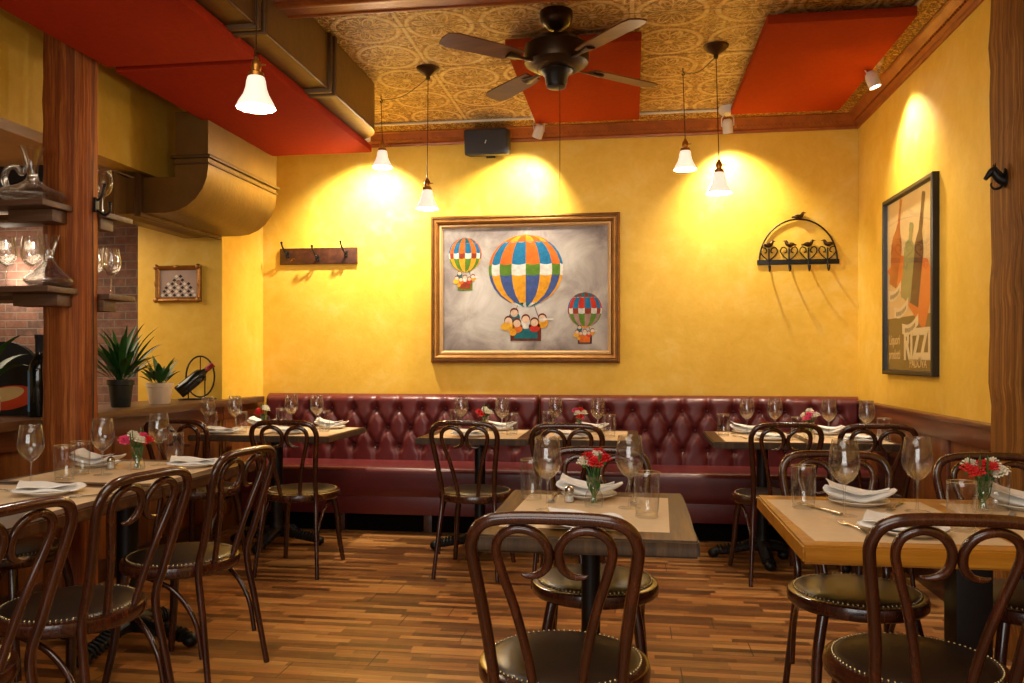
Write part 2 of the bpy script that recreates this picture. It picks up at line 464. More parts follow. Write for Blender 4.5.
def tag(o, label, cat, group=None, kind=None):
    o['label'] = label; o['category'] = cat
    if group: o['group'] = group
    if kind: o['kind'] = kind
    return o
def thing(name, label, cat, loc=(0,0,0), rz=0, group=None):
    o = bpy.data.objects.new(name, None); COL.objects.link(o)
    o.empty_display_size = 0.1
    o.location = loc; o.rotation_euler = (0,0,rz)
    return tag(o, label, cat, group)
def struct(o, label=None, cat=None):
    o['kind'] = 'structure'
    if label: o['label'] = label
    if cat: o['category'] = cat
    return o
def dup(root, loc, rz=0, label=None, group=None):
    r = root.copy(); COL.objects.link(r); r.location = loc; r.rotation_euler = (0,0,rz)
    if label: r['label'] = label
    if group: r['group'] = group
    for ch in list(root.children):
        c = ch.copy(); COL.objects.link(c); c.parent = r
        for g in list(ch.children):
            d = g.copy(); COL.objects.link(d); d.parent = c
    return r
class Kind:
    """first call places the prototype itself, later calls place copies"""
    def __init__(s, maker): s.maker, s.proto = maker, None
    def __call__(s, loc, rz, label, group=None):
        if s.proto is None:
            o = s.proto = s.maker(); o.location = loc; o.rotation_euler = (0,0,rz)
            o['label'] = label
            if group: o['group'] = group
            return o
        return dup(s.proto, loc, rz, label, group)

# ------------------------------------------------------------------ the setting
struct(MB().ext(XB-0.2, XR+0.3, YF-0.2, 6.9, -0.1, 0, 'floor').obj('floor', smooth=False), 'reddish brown strip wood floor with dark joints', 'floor')
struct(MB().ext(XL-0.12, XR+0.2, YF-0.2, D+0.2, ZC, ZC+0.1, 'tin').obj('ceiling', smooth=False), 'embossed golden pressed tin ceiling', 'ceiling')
struct(MB().ext(XL-0.05, XR+0.2, D, D+0.2, 0, ZC, 'yellow').obj('wall_back', smooth=False), 'warm yellow sponged plaster wall behind the banquette', 'wall')
struct(MB().ext(XR, XR+0.2, YF-0.2, D, 0, ZC, 'yellow').obj('wall_right', smooth=False), 'yellow plaster side wall with the framed poster', 'wall')
# pier, half wall, soffit over the pass-through, bar room
struct(MB().ext(-3.575, XL, 5.537, D+0.2, 0, ZC, 'yellow').obj('wall_left_pier', smooth=False), 'yellow plaster pier beside the banquette corner', 'wall')
struct(MB().ext(XL-0.14, XL, YF, 5.537, 2.37, ZC, 'yellow').obj('wall_left_upper', smooth=False), 'yellow plaster soffit above the pass-through', 'wall')
hw = MB().ext(XL-0.16, XL-0.015, YF, 5.537, 0, 0.90, 'panel_wood')
struct(hw.obj('wall_left_lower', smooth=False), 'brown wood half wall below the plant ledge', 'wall')
t = MB()
for y0 in [YF+0.5*i for i in range(18)]:
    t.ext(XL-0.015, XL+0.004, y0, y0+0.09, 0.12, 0.80, 'panel_wood', 0.004)
t.ext(XL-0.015, XL+0.010, YF, 5.537, 0.80, 0.905, 'rail_wood', 0.004).ext(XL-0.015, XL+0.010, YF, 5.537, 0.0, 0.12, 'dark_wood', 0.004)
t.ext(XL, XL+0.010, 5.53, D-0.02, 0.0, 0.86, 'panel_wood').ext(XL, XL+0.018, 5.53, D-0.02, 0.80, 0.905, 'rail_wood', 0.004).ext(XL, XL+0.018, 5.56, 5.65, 0.12, 0.80, 'panel_wood', 0.004)
struct(t.obj('trim_half_wall'), 'brown rails and stiles on the half wall', 'trim')
struct(MB().ext(-3.36, XL+0.08, YF, 5.53, 0.905, 0.95, 'ledge', 0.006).ext(XL, XL+0.08, 5.53, D-0.14, 0.905, 0.95, 'ledge', 0.006)
       .obj('trim_ledge'), 'worn brown wood ledge that carries the potted plants', 'ledge')
struct(MB().ext(XB, -3.3, 6.55, 6.7, 0, 2.6, 'brick').obj('wall_bar_brick', smooth=False), 'old red brick wall at the back of the bar', 'wall')
struct(MB().ext(XB-0.2, XB, YF, 6.7, 0, 2.8, 'cream').obj('wall_bar_side', smooth=False))
struct(MB().ext(XB-0.2, XL-0.14, YF-0.2, 6.75, 2.52, 2.6, 'beige').obj('ceiling_bar', smooth=False), 'beige plaster ceiling of the bar', 'ceiling')
struct(MB().ext(XB, XL-0.14, 5.1, 5.5, 2.36, 2.52, 'beige').obj('trim_bar_beam_far', smooth=False), 'beige boxed beam under the bar ceiling', 'beam')
struct(MB().ext(XB, -3.75, 4.9, 5.1, 2.30, 2.52, 'black_matte').obj('trim_bar_hood', smooth=False), 'black boxed duct across the back of the bar', 'beam')
# street front
struct(MB().ext(XL-0.14, XR+0.2, YF-0.2, YF, 0, 0.8, 'cream').ext(XL-0.14, XR+0.2, YF-0.2, YF, 2.7, ZC, 'cream').ext(XL-0.14, -2.7, YF-0.2, YF, 0.8, 2.7, 'cream').ext(1.1, XR+0.2, YF-0.2, YF, 0.8, 2.7, 'cream')
       .ext(XB-0.2, XL-0.14, YF-0.2, YF, 0, 2.6, 'cream').obj('wall_front', smooth=False))
wn = MB()
for x in (-2.7, -1.45, -0.2, 1.05): wn.ext(x, x+0.05, YF-0.15, YF-0.05, 0.8, 2.7, 'window_frame')
for z in (0.8, 2.64): wn.ext(-2.7, 1.1, YF-0.15, YF-0.05, z, z+0.06, 'window_frame')
win = wn.obj('window_1', smooth=False); struct(win, 'street window with brown wooden frame', 'window')
MB().ext(-2.68, 1.08, YF-0.105, YF-0.095, 0.82, 2.68, 'pane').obj('pane', win, smooth=False)

# crown moulding: back wall and right wall
def crown_prof():
    return [(0, 2.895), (0.014, 2.895), (0.020, 2.910), (0.017, 2.920), (0.034, 2.932), (0.056, 2.95), (0.070, 2.975), (0.078, 2.982), (0.088, 2.985), (0.088, 2.994), (0, 2.994)]
def cove_prof():
    return [(0.0, 2.992), (0.086, 2.992), (0.115, 2.996), (0.16, 3.004), (0.195, 3.012), (0.205, 3.019), (0, 3.019)]
def extrude_prof(mb, prof, p0, p1, off, mat, m0=0.0, m1=0.0):
    """profile (out, z) swept from p0 to p1, off = unit vector away from the wall; m0/m1 mitre factors"""
    p0, p1, off = Vector(p0), Vector(p1), Vector(off); d = (p1-p0).normalized()
    n = len(prof); vs = []
    for (p, mt) in ((p0, m0), (p1, m1)):
        for o, z in prof: q = p+off*o+d*(o*mt); vs.append((q.x, q.y, z))
    fs = [(i, (i+1) % n, n+(i+1) % n, n+i) for i in range(n)]+[tuple(range(n)), tuple(range(2*n-1, n-1, -1))]
    mb.add(vs, fs, mat)
cr = MB(); extrude_prof(cr, crown_prof(), (XL, D, 0), (XR, D, 0), (0,-1,0), 'crown', 0, -1)
for i in range(150):
    x = XL+0.02+i*0.03
    if x < XR-0.1: cr.box((x, D-0.043, 2.94), (0.010, 0.010, 0.018), 'crown')
extrude_prof(cr, cove_prof(), (XL, D, 0), (XR, D, 0), (0,-1,0), 'cove', 0, -1)
struct(cr.obj('trim_crown_back', angle=25), 'reddish brown crown moulding above the back wall', 'crown moulding')
cr = MB(); extrude_prof(cr, crown_prof(), (XR, D, 0), (XR, YF, 0), (-1,0,0), 'crown', 1, 0)
for i in range(150):
    y = D-0.11-i*0.03
    cr.box((XR-0.043, y, 2.94), (0.010, 0.010, 0.018), 'crown')
extrude_prof(cr, cove_prof(), (XR, D, 0), (XR, YF, 0), (-1,0,0), 'cove', 1, 0)
struct(cr.obj('trim_crown_right', angle=25), 'reddish brown crown moulding above the poster wall', 'crown moulding')
# boxed beam with moulded lower edge
bmv = MB().ext(-1.64, XR, 3.50, 3.76, 2.89, ZC, 'crown')
for k in range(2):
    s = 1 if k else -1; y = 3.63+s*0.13
    bmv.tube([(-1.64, y, 2.905), (XR, y, 2.905)], 0.022, 10, 'crown')
    bmv.tube([(-1.64, y+s*0.03, 2.965), (XR, y+s*0.03, 2.965)], 0.035, 10, 'crown')
bmv.tube([(-1.64, 3.63, 2.89), (XR, 3.63, 2.89)], 0.03, 10, 'crown', flat=0.5)
struct(bmv.obj('trim_beam'), 'brown moulded beam crossing the tin ceiling', 'beam')
# wainscot on the right wall
w = MB().ext(XR-0.014, XR, YF, D, 0.0, 0.86, 'panel_wood')
for i in range(19):
    y = D-0.18-i*0.5
    w.ext(XR-0.032, XR-0.014, y-0.09, y, 0.12, 0.83, 'rail_wood', 0.004)
w.ext(XR-0.036, XR-0.005, YF, D, 0.83, 0.935, 'rail_wood', 0.004).ext(XR-0.055, XR, YF, D, 0.925, 0.95, 'rail_wood', 0.006)
w.ext(XR-0.034, XR-0.005, YF, D, 0.0, 0.13, 'dark_wood', 0.004)
struct(w.obj('trim_wainscot'), 'brown wood wainscot with capped rail along the right wall', 'wainscot')
# timber posts
def post(mb, x0, x1, y0, y1, z1, mat, wob, seed):
    rnd = random.Random(seed); nz = 28; ring = []
    for j in range(nz+1):
        z = z1*j/nz; o = [(rnd.random()-0.5)*wob for _ in range(8)]; c = 0.02
        ring.append([(x0+o[0], y0+c, z), (x0+c, y0+o[1], z), (x1-c, y0+o[2], z), (x1+o[3], y0+c, z), (x1+o[4], y1-c, z), (x1-c, y1+o[5], z), (x0+c, y1+o[6], z), (x0+o[7], y1-c, z)])
    vs = [p for r in ring for p in r]; fs = []
    for j in range(nz):
        for k in range(8): fs.append((j*8+k, j*8+(k+1) % 8, (j+1)*8+(k+1) % 8, (j+1)*8+k))
    fs += [tuple(range(7, -1, -1)), tuple(nz*8+k for k in range(8))]
    mb.add(vs, fs, mat); return mb
pl = post(MB(), -2.80, -2.59, 3.55, 3.70, ZC, 'post', 0.008, 3)
# long drying cracks
pl.tube(crom([(-2.588, 3.66, 0.2), (-2.586, 3.64, 0.8), (-2.586, 3.645, 1.3), (-2.588, 3.635, 2.2)]), [0.001+0.003*sin(pi*q_/18) for q_ in range(19)], 6, 'black_matte', flat=0.5)
struct(pl.obj('trim_post_left', angle=60), 'reddish timber post rising through the plant ledge', 'post')
pr = post(MB(), 1.535, 1.75, 3.5, 3.84, 2.9, 'post_r', 0.016, 5)
pr.ext(1.545, 1.60, 3.495, 3.505, 2.31, 2.72, 'black_matte')
struct(pr.obj('trim_post_right', angle=60), 'rough hewn timber post at the right wall', 'post')
# conduit along the ceiling
cd = MB().tube([(-2.0, 5.98, ZC-0.012), (1.39, 5.98, ZC-0.012), (1.405, 5.965, ZC-0.012), (1.405, 3.8, ZC-0.012)], 0.011, 8, 'white_metal')
tag(cd.obj('electrical_conduit'), 'thin pale conduit running along the tin ceiling near the walls', 'conduit')

# ------------------------------------------------------------------ red acoustic panels
def panel(x0, x1, y0, y1, z, label, mat='red'):
    o = MB().ext(x0, x1, y0, y1, z, z+0.05, mat, 0.006).obj('acoustic_panel')
    tag(o, label, 'acoustic panel', 'red acoustic ceiling panels')
    h = MB()
    for x in (x0+0.1, x1-0.1):
        for y in (y0+0.1, y1-0.1):
            h.tube([(x, y, z+0.05), (x, y, ZC if z > 2.8 or x < -2.31 else 2.716)], 0.005, 6, 'bronze')
    h.obj('hanger', o)
    return o
panel(-0.688, 0.05, 4.43, 5.89, 2.94, 'red felt ceiling panel behind the ceiling fan')
panel(0.68, 1.40, 4.31, 5.87, 2.94, 'red felt ceiling panel beside the poster wall spotlight')
panel(-2.53, -1.77, 3.73, 5.44, 2.66, 'red felt panel under the duct, the one reaching the back wall', 'red_dark')
panel(-2.53, -1.77, 1.85, 3.67, 2.66, 'red felt panel under the duct, the one nearer the hanging lamp', 'red_dark')

# ------------------------------------------------------------------ air duct
duct = thing('air_duct', 'brown painted metal air duct along the ceiling with an elbow through the pass-through', 'air duct', (0,0,0))
def arc(cx, cy, r, a0, a1, n=8): return [(cx+r*cos(radians(a0+(a1-a0)*i/n)), cy+r*sin(radians(a0+(a1-a0)*i/n))) for i in range(n+1)]
# main trunk in plan, turning towards the pier at its far end
plan = [(-1.64, YF+0.1)]+arc(-1.94, 5.05, 0.30, 0, 90)+[(-2.70, 5.35), (-2.70, 4.75)]+[(-2.30, 4.75), (-2.30, YF+0.1)]
MB().prism(plan, 2.715, ZC-0.005, 'duct').obj('trunk', duct, angle=30)
for y in (2.2, 3.45, 4.32):
    MB().ext(-2.31, -1.615, y, y+0.035, 2.69, ZC-0.002, 'duct_trim', 0.004).ext(-2.31, -1.622, y-0.05, y-0.02, 2.695, ZC-0.002, 'duct_trim', 0.004).obj('flange', duct)
MB().tube([(-1.64, YF+0.1, 2.715), (-1.64, 5.0, 2.715)], 0.008, 6, 'duct_trim').obj('corner_bead', duct)
# drop that bends through the opening
pr2 = [(-2.49, 2.715)]+[(-2.765+0.275*cos(radians(a)), 2.39+0.275*sin(radians(a))) for a in (0, -15, -30, -45, -60, -75, -90)]+[(-3.02, 2.115), (-3.02, 2.33), (-2.70, 2.33), (-2.70, 2.715)]
vs = [(x, y, z) for y in (4.555, 5.5) for x, z in pr2]; n = len(pr2)
MB().add(vs, [(i, (i+1) % n, n+(i+1) % n, n+i) for i in range(n)]+[tuple(range(n)), tuple(range(2*n-1, n-1, -1))], 'duct').obj('elbow', duct, angle=18)
MB().ext(-2.72, -2.468, 4.535, 5.505, 2.435, 2.455, 'duct_trim', 0.003).ext(-2.71, -2.478, 4.545, 5.502, 2.40, 2.41, 'duct_trim', 0.002).obj('flange', duct)
MB().ext(-2.945, -2.905, 4.525, 5.505, 2.095, 2.35, 'duct_trim', 0.003).obj('flange', duct)
tr = [(4.555, 2.115), (5.5, 2.115), (5.5, 2.33), (4.555, 2.33)]; t2 = [(4.5, 2.10), (5.45, 2.10), (5.45, 2.36), (4.5, 2.36)]; t3 = [(4.6, 2.15), (5.3, 2.15), (5.3, 2.24), (4.6, 2.24)]
vs = [(-3.02, y, z) for y, z in tr]+[(-3.06, y, z) for y, z in t2]+[(-3.16, y, z) for y, z in t2]+[(-3.32, y, z) for y, z in t3]
fs = [(k*4+i, k*4+(i+1) % 4, (k+1)*4+(i+1) % 4, (k+1)*4+i) for k in range(3) for i in range(4)]+[(3,2,1,0), (12,13,14,15)]
MB().add(vs, fs, 'duct').obj('transition', duct, angle=20)

# ------------------------------------------------------------------ banquettes
def banquette(x0, x1, label, endr):
    b = thing('banquette', label, 'banquette', ((x0+x1)/2, 5.9, 0), 0, 'burgundy banquettes')
    ox, oy = (x0+x1)/2, 5.9
    Wd = x1-x0; z0, z1 = 0.455, 0.972; CS, RS, zr = 0.180, 0.143, 0.862
    nb = int(Wd/CS); mg = (Wd-(nb-1)*CS)/2
    btn = []
    for r in range(3):
        for k in range(nb+1):
            u = mg+k*CS-(CS/2 if r == 1 else 0)
            if 0.05 < u < Wd-0.05: btn.append((u, zr-r*RS))
    def hgt(u, z):
        v = z-zr; a = (u-mg)/CS+v/(2*RS); c = (u-mg)/CS-v/(2*RS)
        if v > 0 or v < -2*RS:
            cs = abs(sin(pi*(u-mg)/CS)); cr = cs*0.9+0.1
            if mg > u or u > Wd-mg: cr = 1.0
        else:
            cr = min(abs(sin(pi*a)), abs(sin(pi*c)))
        rr = min(((u-p)**2+(z-q)**2) for p, q in btn)
        bt = 1-exp(-rr/0.0011)
        h = 0.022*min(1, cr/0.6)**0.55+0.034*bt
        e = min(u, Wd-u)
        h *= sqrt(max(0, 1-max(0, 1-e/0.03)**2))*0.9+0.1
        if z > z1-0.05: h = (h+0.04)*sqrt(max(0, 1-((z-(z1-0.05))/0.05)**2))-0.04
        return h
    nu, nv = int(Wd/0.0095), 56
    m = MB()
    def fn(s, t):
        u, z = s*Wd, z0+(z1-z0)*t
        return (x0+u-ox, 6.10-hgt(u, z)-oy, z)
    m.grid(fn, nu, nv, 'burgundy')
    m.ext(x0-ox+0.004, x1-ox-0.004, 6.095-oy, D-0.004-oy, z0, z1-0.012, 'burgundy', 0.01)
    m.obj('backrest', b, angle=180)
    for u, z in btn:
        q = MB().ball((x0+u-ox, 6.10-0.016-oy, z), 0.011, 'burgundy_dark', nu=10, nv=6, sc=(1,0.55,1)).obj('button', b)
    def seat(s, t):
        # profile around the front of the seat pad
        pts = [(6.12, 0.47), (5.9, 0.478), (5.72, 0.474), (5.665, 0.462), (5.645, 0.44), (5.642, 0.40), (5.644, 0.30), (5.655, 0.262), (5.69, 0.255)]
        k = t*(len(pts)-1); i = min(int(k), len(pts)-2); f = k-i
        return (x0+s*Wd-ox, pts[i][0]*(1-f)+pts[i+1][0]*f-oy, pts[i][1]*(1-f)+pts[i+1][1]*f)
    m = MB().grid(seat, 12, 24, 'burgundy').ext(x0-ox+0.002, x1-ox-0.002, 5.67-oy, D-0.02-oy, 0.26, 0.455, 'burgundy')
    m.obj('seat_cushion', b, angle=60)
    MB().ext(x0-ox, x1-ox, 5.66-oy, D-0.004-oy, 0.13, 0.262, 'burgundy', 0.008).obj('apron', b)
    MB().ext(x0-ox, x1-ox, 5.72-oy, D-0.004-oy, 0.0, 0.132, 'toe').obj('toe_kick', b)
    for xx in ([x0+0.75, x1-0.75]): MB().ext(xx-ox-0.03, xx-ox+0.03, 5.69-oy, 5.74-oy, 0, 0.13, 'dark_wood', 0.003).obj('leg', b)
    return b
banquette(XL+0.085, -0.69, 'tufted burgundy leather banquette reaching the corner below the coat hooks', False)
banquette(-0.682, XR-0.02, 'tufted burgundy leather banquette reaching the poster wall', True)

# ------------------------------------------------------------------ chairs
def make_chair():
    t = thing('bentwood_chair', 'x', 'chair')
    yb = lambda z: -0.195-max(0, z-0.45)*0.26-max(0, 0.45-z)*0.16
    half = [(0.185, 0.0), (0.176, 0.12), (0.163, 0.28), (0.152, 0.45), (0.158, 0.56), (0.172, 0.68), (0.187, 0.785), (0.187, 0.825), (0.170, 0.86), (0.136, 0.878), (0.08, 0.884)]
    pts = [(x, yb(z), z) for x, z in half]; full = pts+[(0, yb(0.885), 0.885)]+[(-x, y, z) for x, y, z in reversed(pts)]
    path = crom(full, 5)
    R = [0.0120+0.0030*min(1, max(0, (p.z-0.1)/0.5)) for p in path]
    MB().tube(path, R, 10, 'bent').obj('back_hoop', t, angle=80)
    sc = [(0.056, 0.455), (0.070, 0.55), (0.094, 0.66), (0.122, 0.755), (0.132, 0.805), (0.120, 0.840), (0.083, 0.858), (0.040, 0.848), (0.014, 0.815), (0.014, 0.775), (0.034, 0.750), (0.062, 0.744), (0.076, 0.748)]
    for s in (1, -1):
        p = crom([(s*x, yb(z)+0.003, z) for x, z in sc], 5)
        n = len(p); R = [0.0118 if i < n*0.72 else 0.0118-0.0098*((i-n*0.72)/(n*0.28))**1.3 for i in range(n)]
        MB().tube(p, R, 10, 'bent').obj('scroll', t, angle=80)
    MB().lathe([(0.19, 0.42), (0.215, 0.42), (0.222, 0.428), (0.223, 0.445), (0.219, 0.460), (0.205, 0.466), (0.19, 0.462)], 48, 'bent', closed=True).obj('seat_ring', t, angle=50)
    cu = MB().lathe([(0.0, 0.486), (0.08, 0.485), (0.14, 0.481), (0.18, 0.474), (0.198, 0.467), (0.203, 0.461), (0.19, 0.455), (0.0, 0.455)], 48, 'leather').obj('seat_cushion', t, angle=80)
    m = MB()
    for k in range(84):
        a = 2*pi*k/84; m.ball((0.1985*cos(a), 0.1985*sin(a), 0.468), 0.0042, 'nail', nu=6, nv=4)
    m.obj('nail_trim', cu, angle=80, label='row of bright nail heads')
    for s in (1, -1):
        p = crom([(s*0.135, 0.135, 0.43), (s*0.158, 0.158, 0.30), (s*0.168, 0.172, 0.15), (s*0.185, 0.198, 0.0)], 6)
        MB().tube(p, lerp_list([0.0185, 0.018, 0.016, 0.0135], 6), 10, 'bent').obj('leg', t, angle=80)
    def brace(a, b, c, d):
        MB().tube(crom([a, b, c, d], 6), 0.0095, 8, 'bent').obj('brace', t, angle=80)
    for s in (1, -1):
        brace((s*0.166, -0.222, 0.13), (s*0.166, -0.19, 0.27), (s*0.172, -0.10, 0.375), (s*0.184, 0.03, 0.425))
    return t
chair = Kind(make_chair)
CH = 'bentwood dining chairs'
for x, y, r, lab in [
    (-0.175, 2.13, 0, 'bentwood chair tucked under the near edge of the small oak table'),
    (-0.13, 2.905, 180, 'bentwood chair across the small oak table, facing us'),
    (0.745, 2.89, 180, 'bentwood chair across the golden table, facing us, farther from the post'),
    (1.29, 2.90, 180, 'bentwood chair across the golden table, facing us, beside the rough post'),
    (0.72, 2.24, 0, 'bentwood chair at the near edge of the golden table'),
    (-1.77, 3.03, 82, 'bentwood chair beside the half-wall tables, the one nearest the banquette'),
    (-1.765, 2.375, 81, 'bentwood chair beside the half-wall tables, middle of the three'),
    (-1.76, 1.80, 83, 'bentwood chair beside the half-wall tables, nearest us and cut by the frame'),
    (-2.535, 3.03, -90, 'bentwood chair between the half wall and the table with the vase'),
    (-1.945, 4.66, 2, 'bentwood chair at the corner banquette table, farther from the plants'),
    (-2.585, 4.66, 0, 'bentwood chair at the corner banquette table, closer to the plants'),
    (-0.91, 4.765, -3, 'bentwood chair at the banquette table below the small upper balloon'),
    (-0.345, 4.66, 0, 'bentwood chair at the banquette table below the small lower balloon'),
    (0.79, 4.89, 7, 'bentwood chair at the bird-rack table, farther from the poster wall'),
    (1.30, 4.87, -2, 'bentwood chair at the bird-rack table, close to the poster wall')]:
    chair((x, y, 0), radians(r), lab, CH)

# ------------------------------------------------------------------ tables
def cast_base(t, ox=0, oy=0, col=0.035, square=False, rot=0.0):
    m = MB()
    if square: m.ext(ox-col, ox+col, oy-col, oy+col, 0.06, 0.71, 'iron', 0.004)
    else: m.lathe([(0.0, 0.06), (0.06, 0.06), (0.055, 0.10), (col+0.005, 0.13), (col, 0.16), (col, 0.68), (col+0.02, 0.70), (col+0.02, 0.71), (0, 0.71)], 20, 'iron', Matrix.Translation((ox, oy, 0)))
    m.obj('column', t)
    MB().box((ox, oy, 0.705), (0.34, 0.05, 0.012), 'iron').box((ox, oy, 0.703), (0.05, 0.34, 0.012), 'iron').obj('top_plate', t)
    for k in range(4):
        T = Matrix.Translation((ox, oy, 0)) @ Matrix.Rotation(rot+k*pi/2, 4, 'Z')
        f = MB()
        p = [(0.0, 0, 0.085), (0.08, 0, 0.085), (0.16, 0, 0.062), (0.24, 0, 0.045), (0.29, 0, 0.04)]
        f.tube(p, [0.045, 0.042, 0.034, 0.029, 0.03], 10, 'iron', T, flat=0.85)
        f.ball((0.295, 0, 0.03), 0.036, 'iron', T, 10, 8, (1, 1, 0.83))
        for i in range(9):
            x = 0.08+i*0.0225; zz = 0.085-(x-0.08)*0.2
            f.tube([(x, -0.036, zz-0.02), (x+0.008, -0.02, zz+0.016), (x+0.012, 0, zz+0.026), (x+0.008, 0.02, zz+0.016), (x, 0.036, zz-0.02)], 0.006, 6, 'iron', T)
        f.obj('foot', t)
def table(x0, x1, y0, y1, label, top, edge, th=0.045, cols=None, col=0.035, square=False, rough=0.0, rot=0.0):
    ox, oy = (x0+x1)/2, (y0+y1)/2
    t = thing('dining_table', label, 'table', (ox, oy, 0), 0, 'dining tables')
    hx, hy = (x1-x0)/2, (y1-y0)/2
    m = MB(); bm = bmesh.new(); bmesh.ops.create_cube(bm, size=1)
    for v in bm.verts: v.co = Vector((v.co.x*2*hx, v.co.y*2*hy, 0.75-th/2+v.co.z*th))
    bmesh.ops.bevel(bm, geom=bm.edges[:], offset=0.006, segments=2, affect='EDGES')
    if rough:
        bmesh.ops.subdivide_edges(bm, edges=bm.edges[:], cuts=3, use_grid_fill=True)
        rr = random.Random(9)
        for v in bm.verts:
            if v.co.z < 0.749: v.co.x += (rr.random()-0.5)*rough; v.co.y += (rr.random()-0.5)*rough
    bm.verts.index_update(); vs = [v.co[:] for v in bm.verts]
    ft = [tuple(v.index for v in f.verts) for f in bm.faces if f.normal.z > 0.5 or top == edge]
    fe = [tuple(v.index for v in f.verts) for f in bm.faces if not (f.normal.z > 0.5 or top == edge)]
    m.add(vs, ft, top); n0 = len(m.v)
    k = m.mi(edge)
    for f in fe: m.f.append(f); m.m.append(k)
    bm.free(); m.obj('tabletop', t)
    for cx, cy in (cols or [(ox, oy)]): cast_base(t, cx-ox, cy-oy, col, square, rot)
    return t
table(-0.44, 0.18, 2.25, 3.05, 'small rough-edged oak table standing alone in mid floor', 'oak', 'oak_edge', 0.048, [(-0.13, 2.62)], 0.03, rough=0.004, rot=pi/4)
table(0.445, XR-0.05, 2.245, 3.055, 'golden wood table with thick edge against the right wall', 'gold_top', 'gold_top', 0.05, [(0.985, 2.6)], 0.05, True, 0.002, pi/4)
table(-2.53, -1.78, 2.925, 3.70, 'brown table by the half wall with the vase and salt shaker', 'walnut_top', 'walnut_top', 0.045, [(-2.18, 3.30)], 0.045)
table(-2.53, -1.78, 1.62, 2.915, 'brown table by the half wall, nearest us', 'walnut_top', 'walnut_top', 0.045, [(-2.16, 2.3)], 0.045)
table(-2.84, -1.89, 4.93, 5.68, 'dark-edged table at the banquette corner beside the plant ledge', 'walnut_top', 'oak_edge', 0.04, [(-2.36, 5.22)], 0.04)
table(-1.33, -0.63, 4.94, 5.68, 'dark-edged banquette table below the small upper balloon', 'walnut_top', 'oak_edge', 0.04, [(-0.97, 5.2)], 0.035)
table(-0.60, 0.04, 4.94, 5.68, 'dark-edged banquette table below the small lower balloon', 'walnut_top', 'oak_edge', 0.04, [(-0.28, 5.2)], 0.035)
table(0.475, XR-0.06, 4.96, 5.70, 'dark-edged long banquette table below the bird rack', 'walnut_top', 'oak_edge', 0.04, [(0.80, 5.26), (1.22, 5.26)], 0.035)

# ------------------------------------------------------------------ tableware
ZT = 0.7505
def make_wine():
    t = thing('wine_glass', 'x', 'wine glass')
    MB().lathe([(0.0, 0.100), (0.010, 0.102), (0.026, 0.114), (0.040, 0.134), (0.0465, 0.155), (0.0465, 0.172), (0.043, 0.200), (0.0375, 0.238), (0.0368, 0.2385), (0.0362, 0.238), (0.0418, 0.200), (0.0452, 0.172), (0.0452, 0.155), (0.0388, 0.135), (0.025, 0.1155), (0.010, 0.1045), (0.0, 0.1035)], 32, 'glass').obj('bowl', t, angle=80)
    MB().lathe([(0.0058, 0.005), (0.0042, 0.02), (0.0036, 0.06), (0.0042, 0.09), (0.0085, 0.1015)], 12, 'glass').obj('stem', t, angle=80)
    MB().lathe([(0.0, 0.0), (0.037, 0.0), (0.0375, 0.0012), (0.02, 0.003), (0.0058, 0.006)], 32, 'glass').obj('foot', t, angle=50)
    return t
wine = Kind(make_wine)
def make_tumbler():
    t = thing('water_tumbler', 'x', 'tumbler')
    MB().lathe([(0.033, 0.0115), (0.0358, 0.02), (0.0385, 0.06), (0.0395, 0.09), (0.0392, 0.12), (0.0398, 0.138), (0.0392, 0.1398), (0.0384, 0.138), (0.0378, 0.12), (0.038, 0.09), (0.037, 0.06), (0.0345, 0.02), (0.032, 0.012)], 36, 'glass_thin').obj('wall', t, angle=80)
    MB().lathe([(0.0392, 0.1392), (0.0396, 0.1402), (0.0390, 0.1408), (0.0385, 0.1402)], 36, 'rim', closed=True).obj('rim', t, angle=80, label='thin rim with painted highlight')
    MB().lathe([(0.0, 0.0), (0.032, 0.0), (0.0350, 0.003), (0.0352, 0.011), (0.031, 0.0118), (0.0, 0.0105)], 36, 'glass').obj('base', t, angle=60)
    return t
tumbler = Kind(make_tumbler)
def make_plate():
    m = MB().lathe([(0.0, 0.006), (0.055, 0.006), (0.065, 0.008), (0.090, 0.016), (0.098, 0.019), (0.0985, 0.0165), (0.09, 0.0125), (0.066, 0.003), (0.062, 0.0), (0.0, 0.0)], 40, 'china')
    t = m.obj('bread_plate', angle=50); tag(t, 'x', 'plate'); return t
plate = Kind(make_plate)
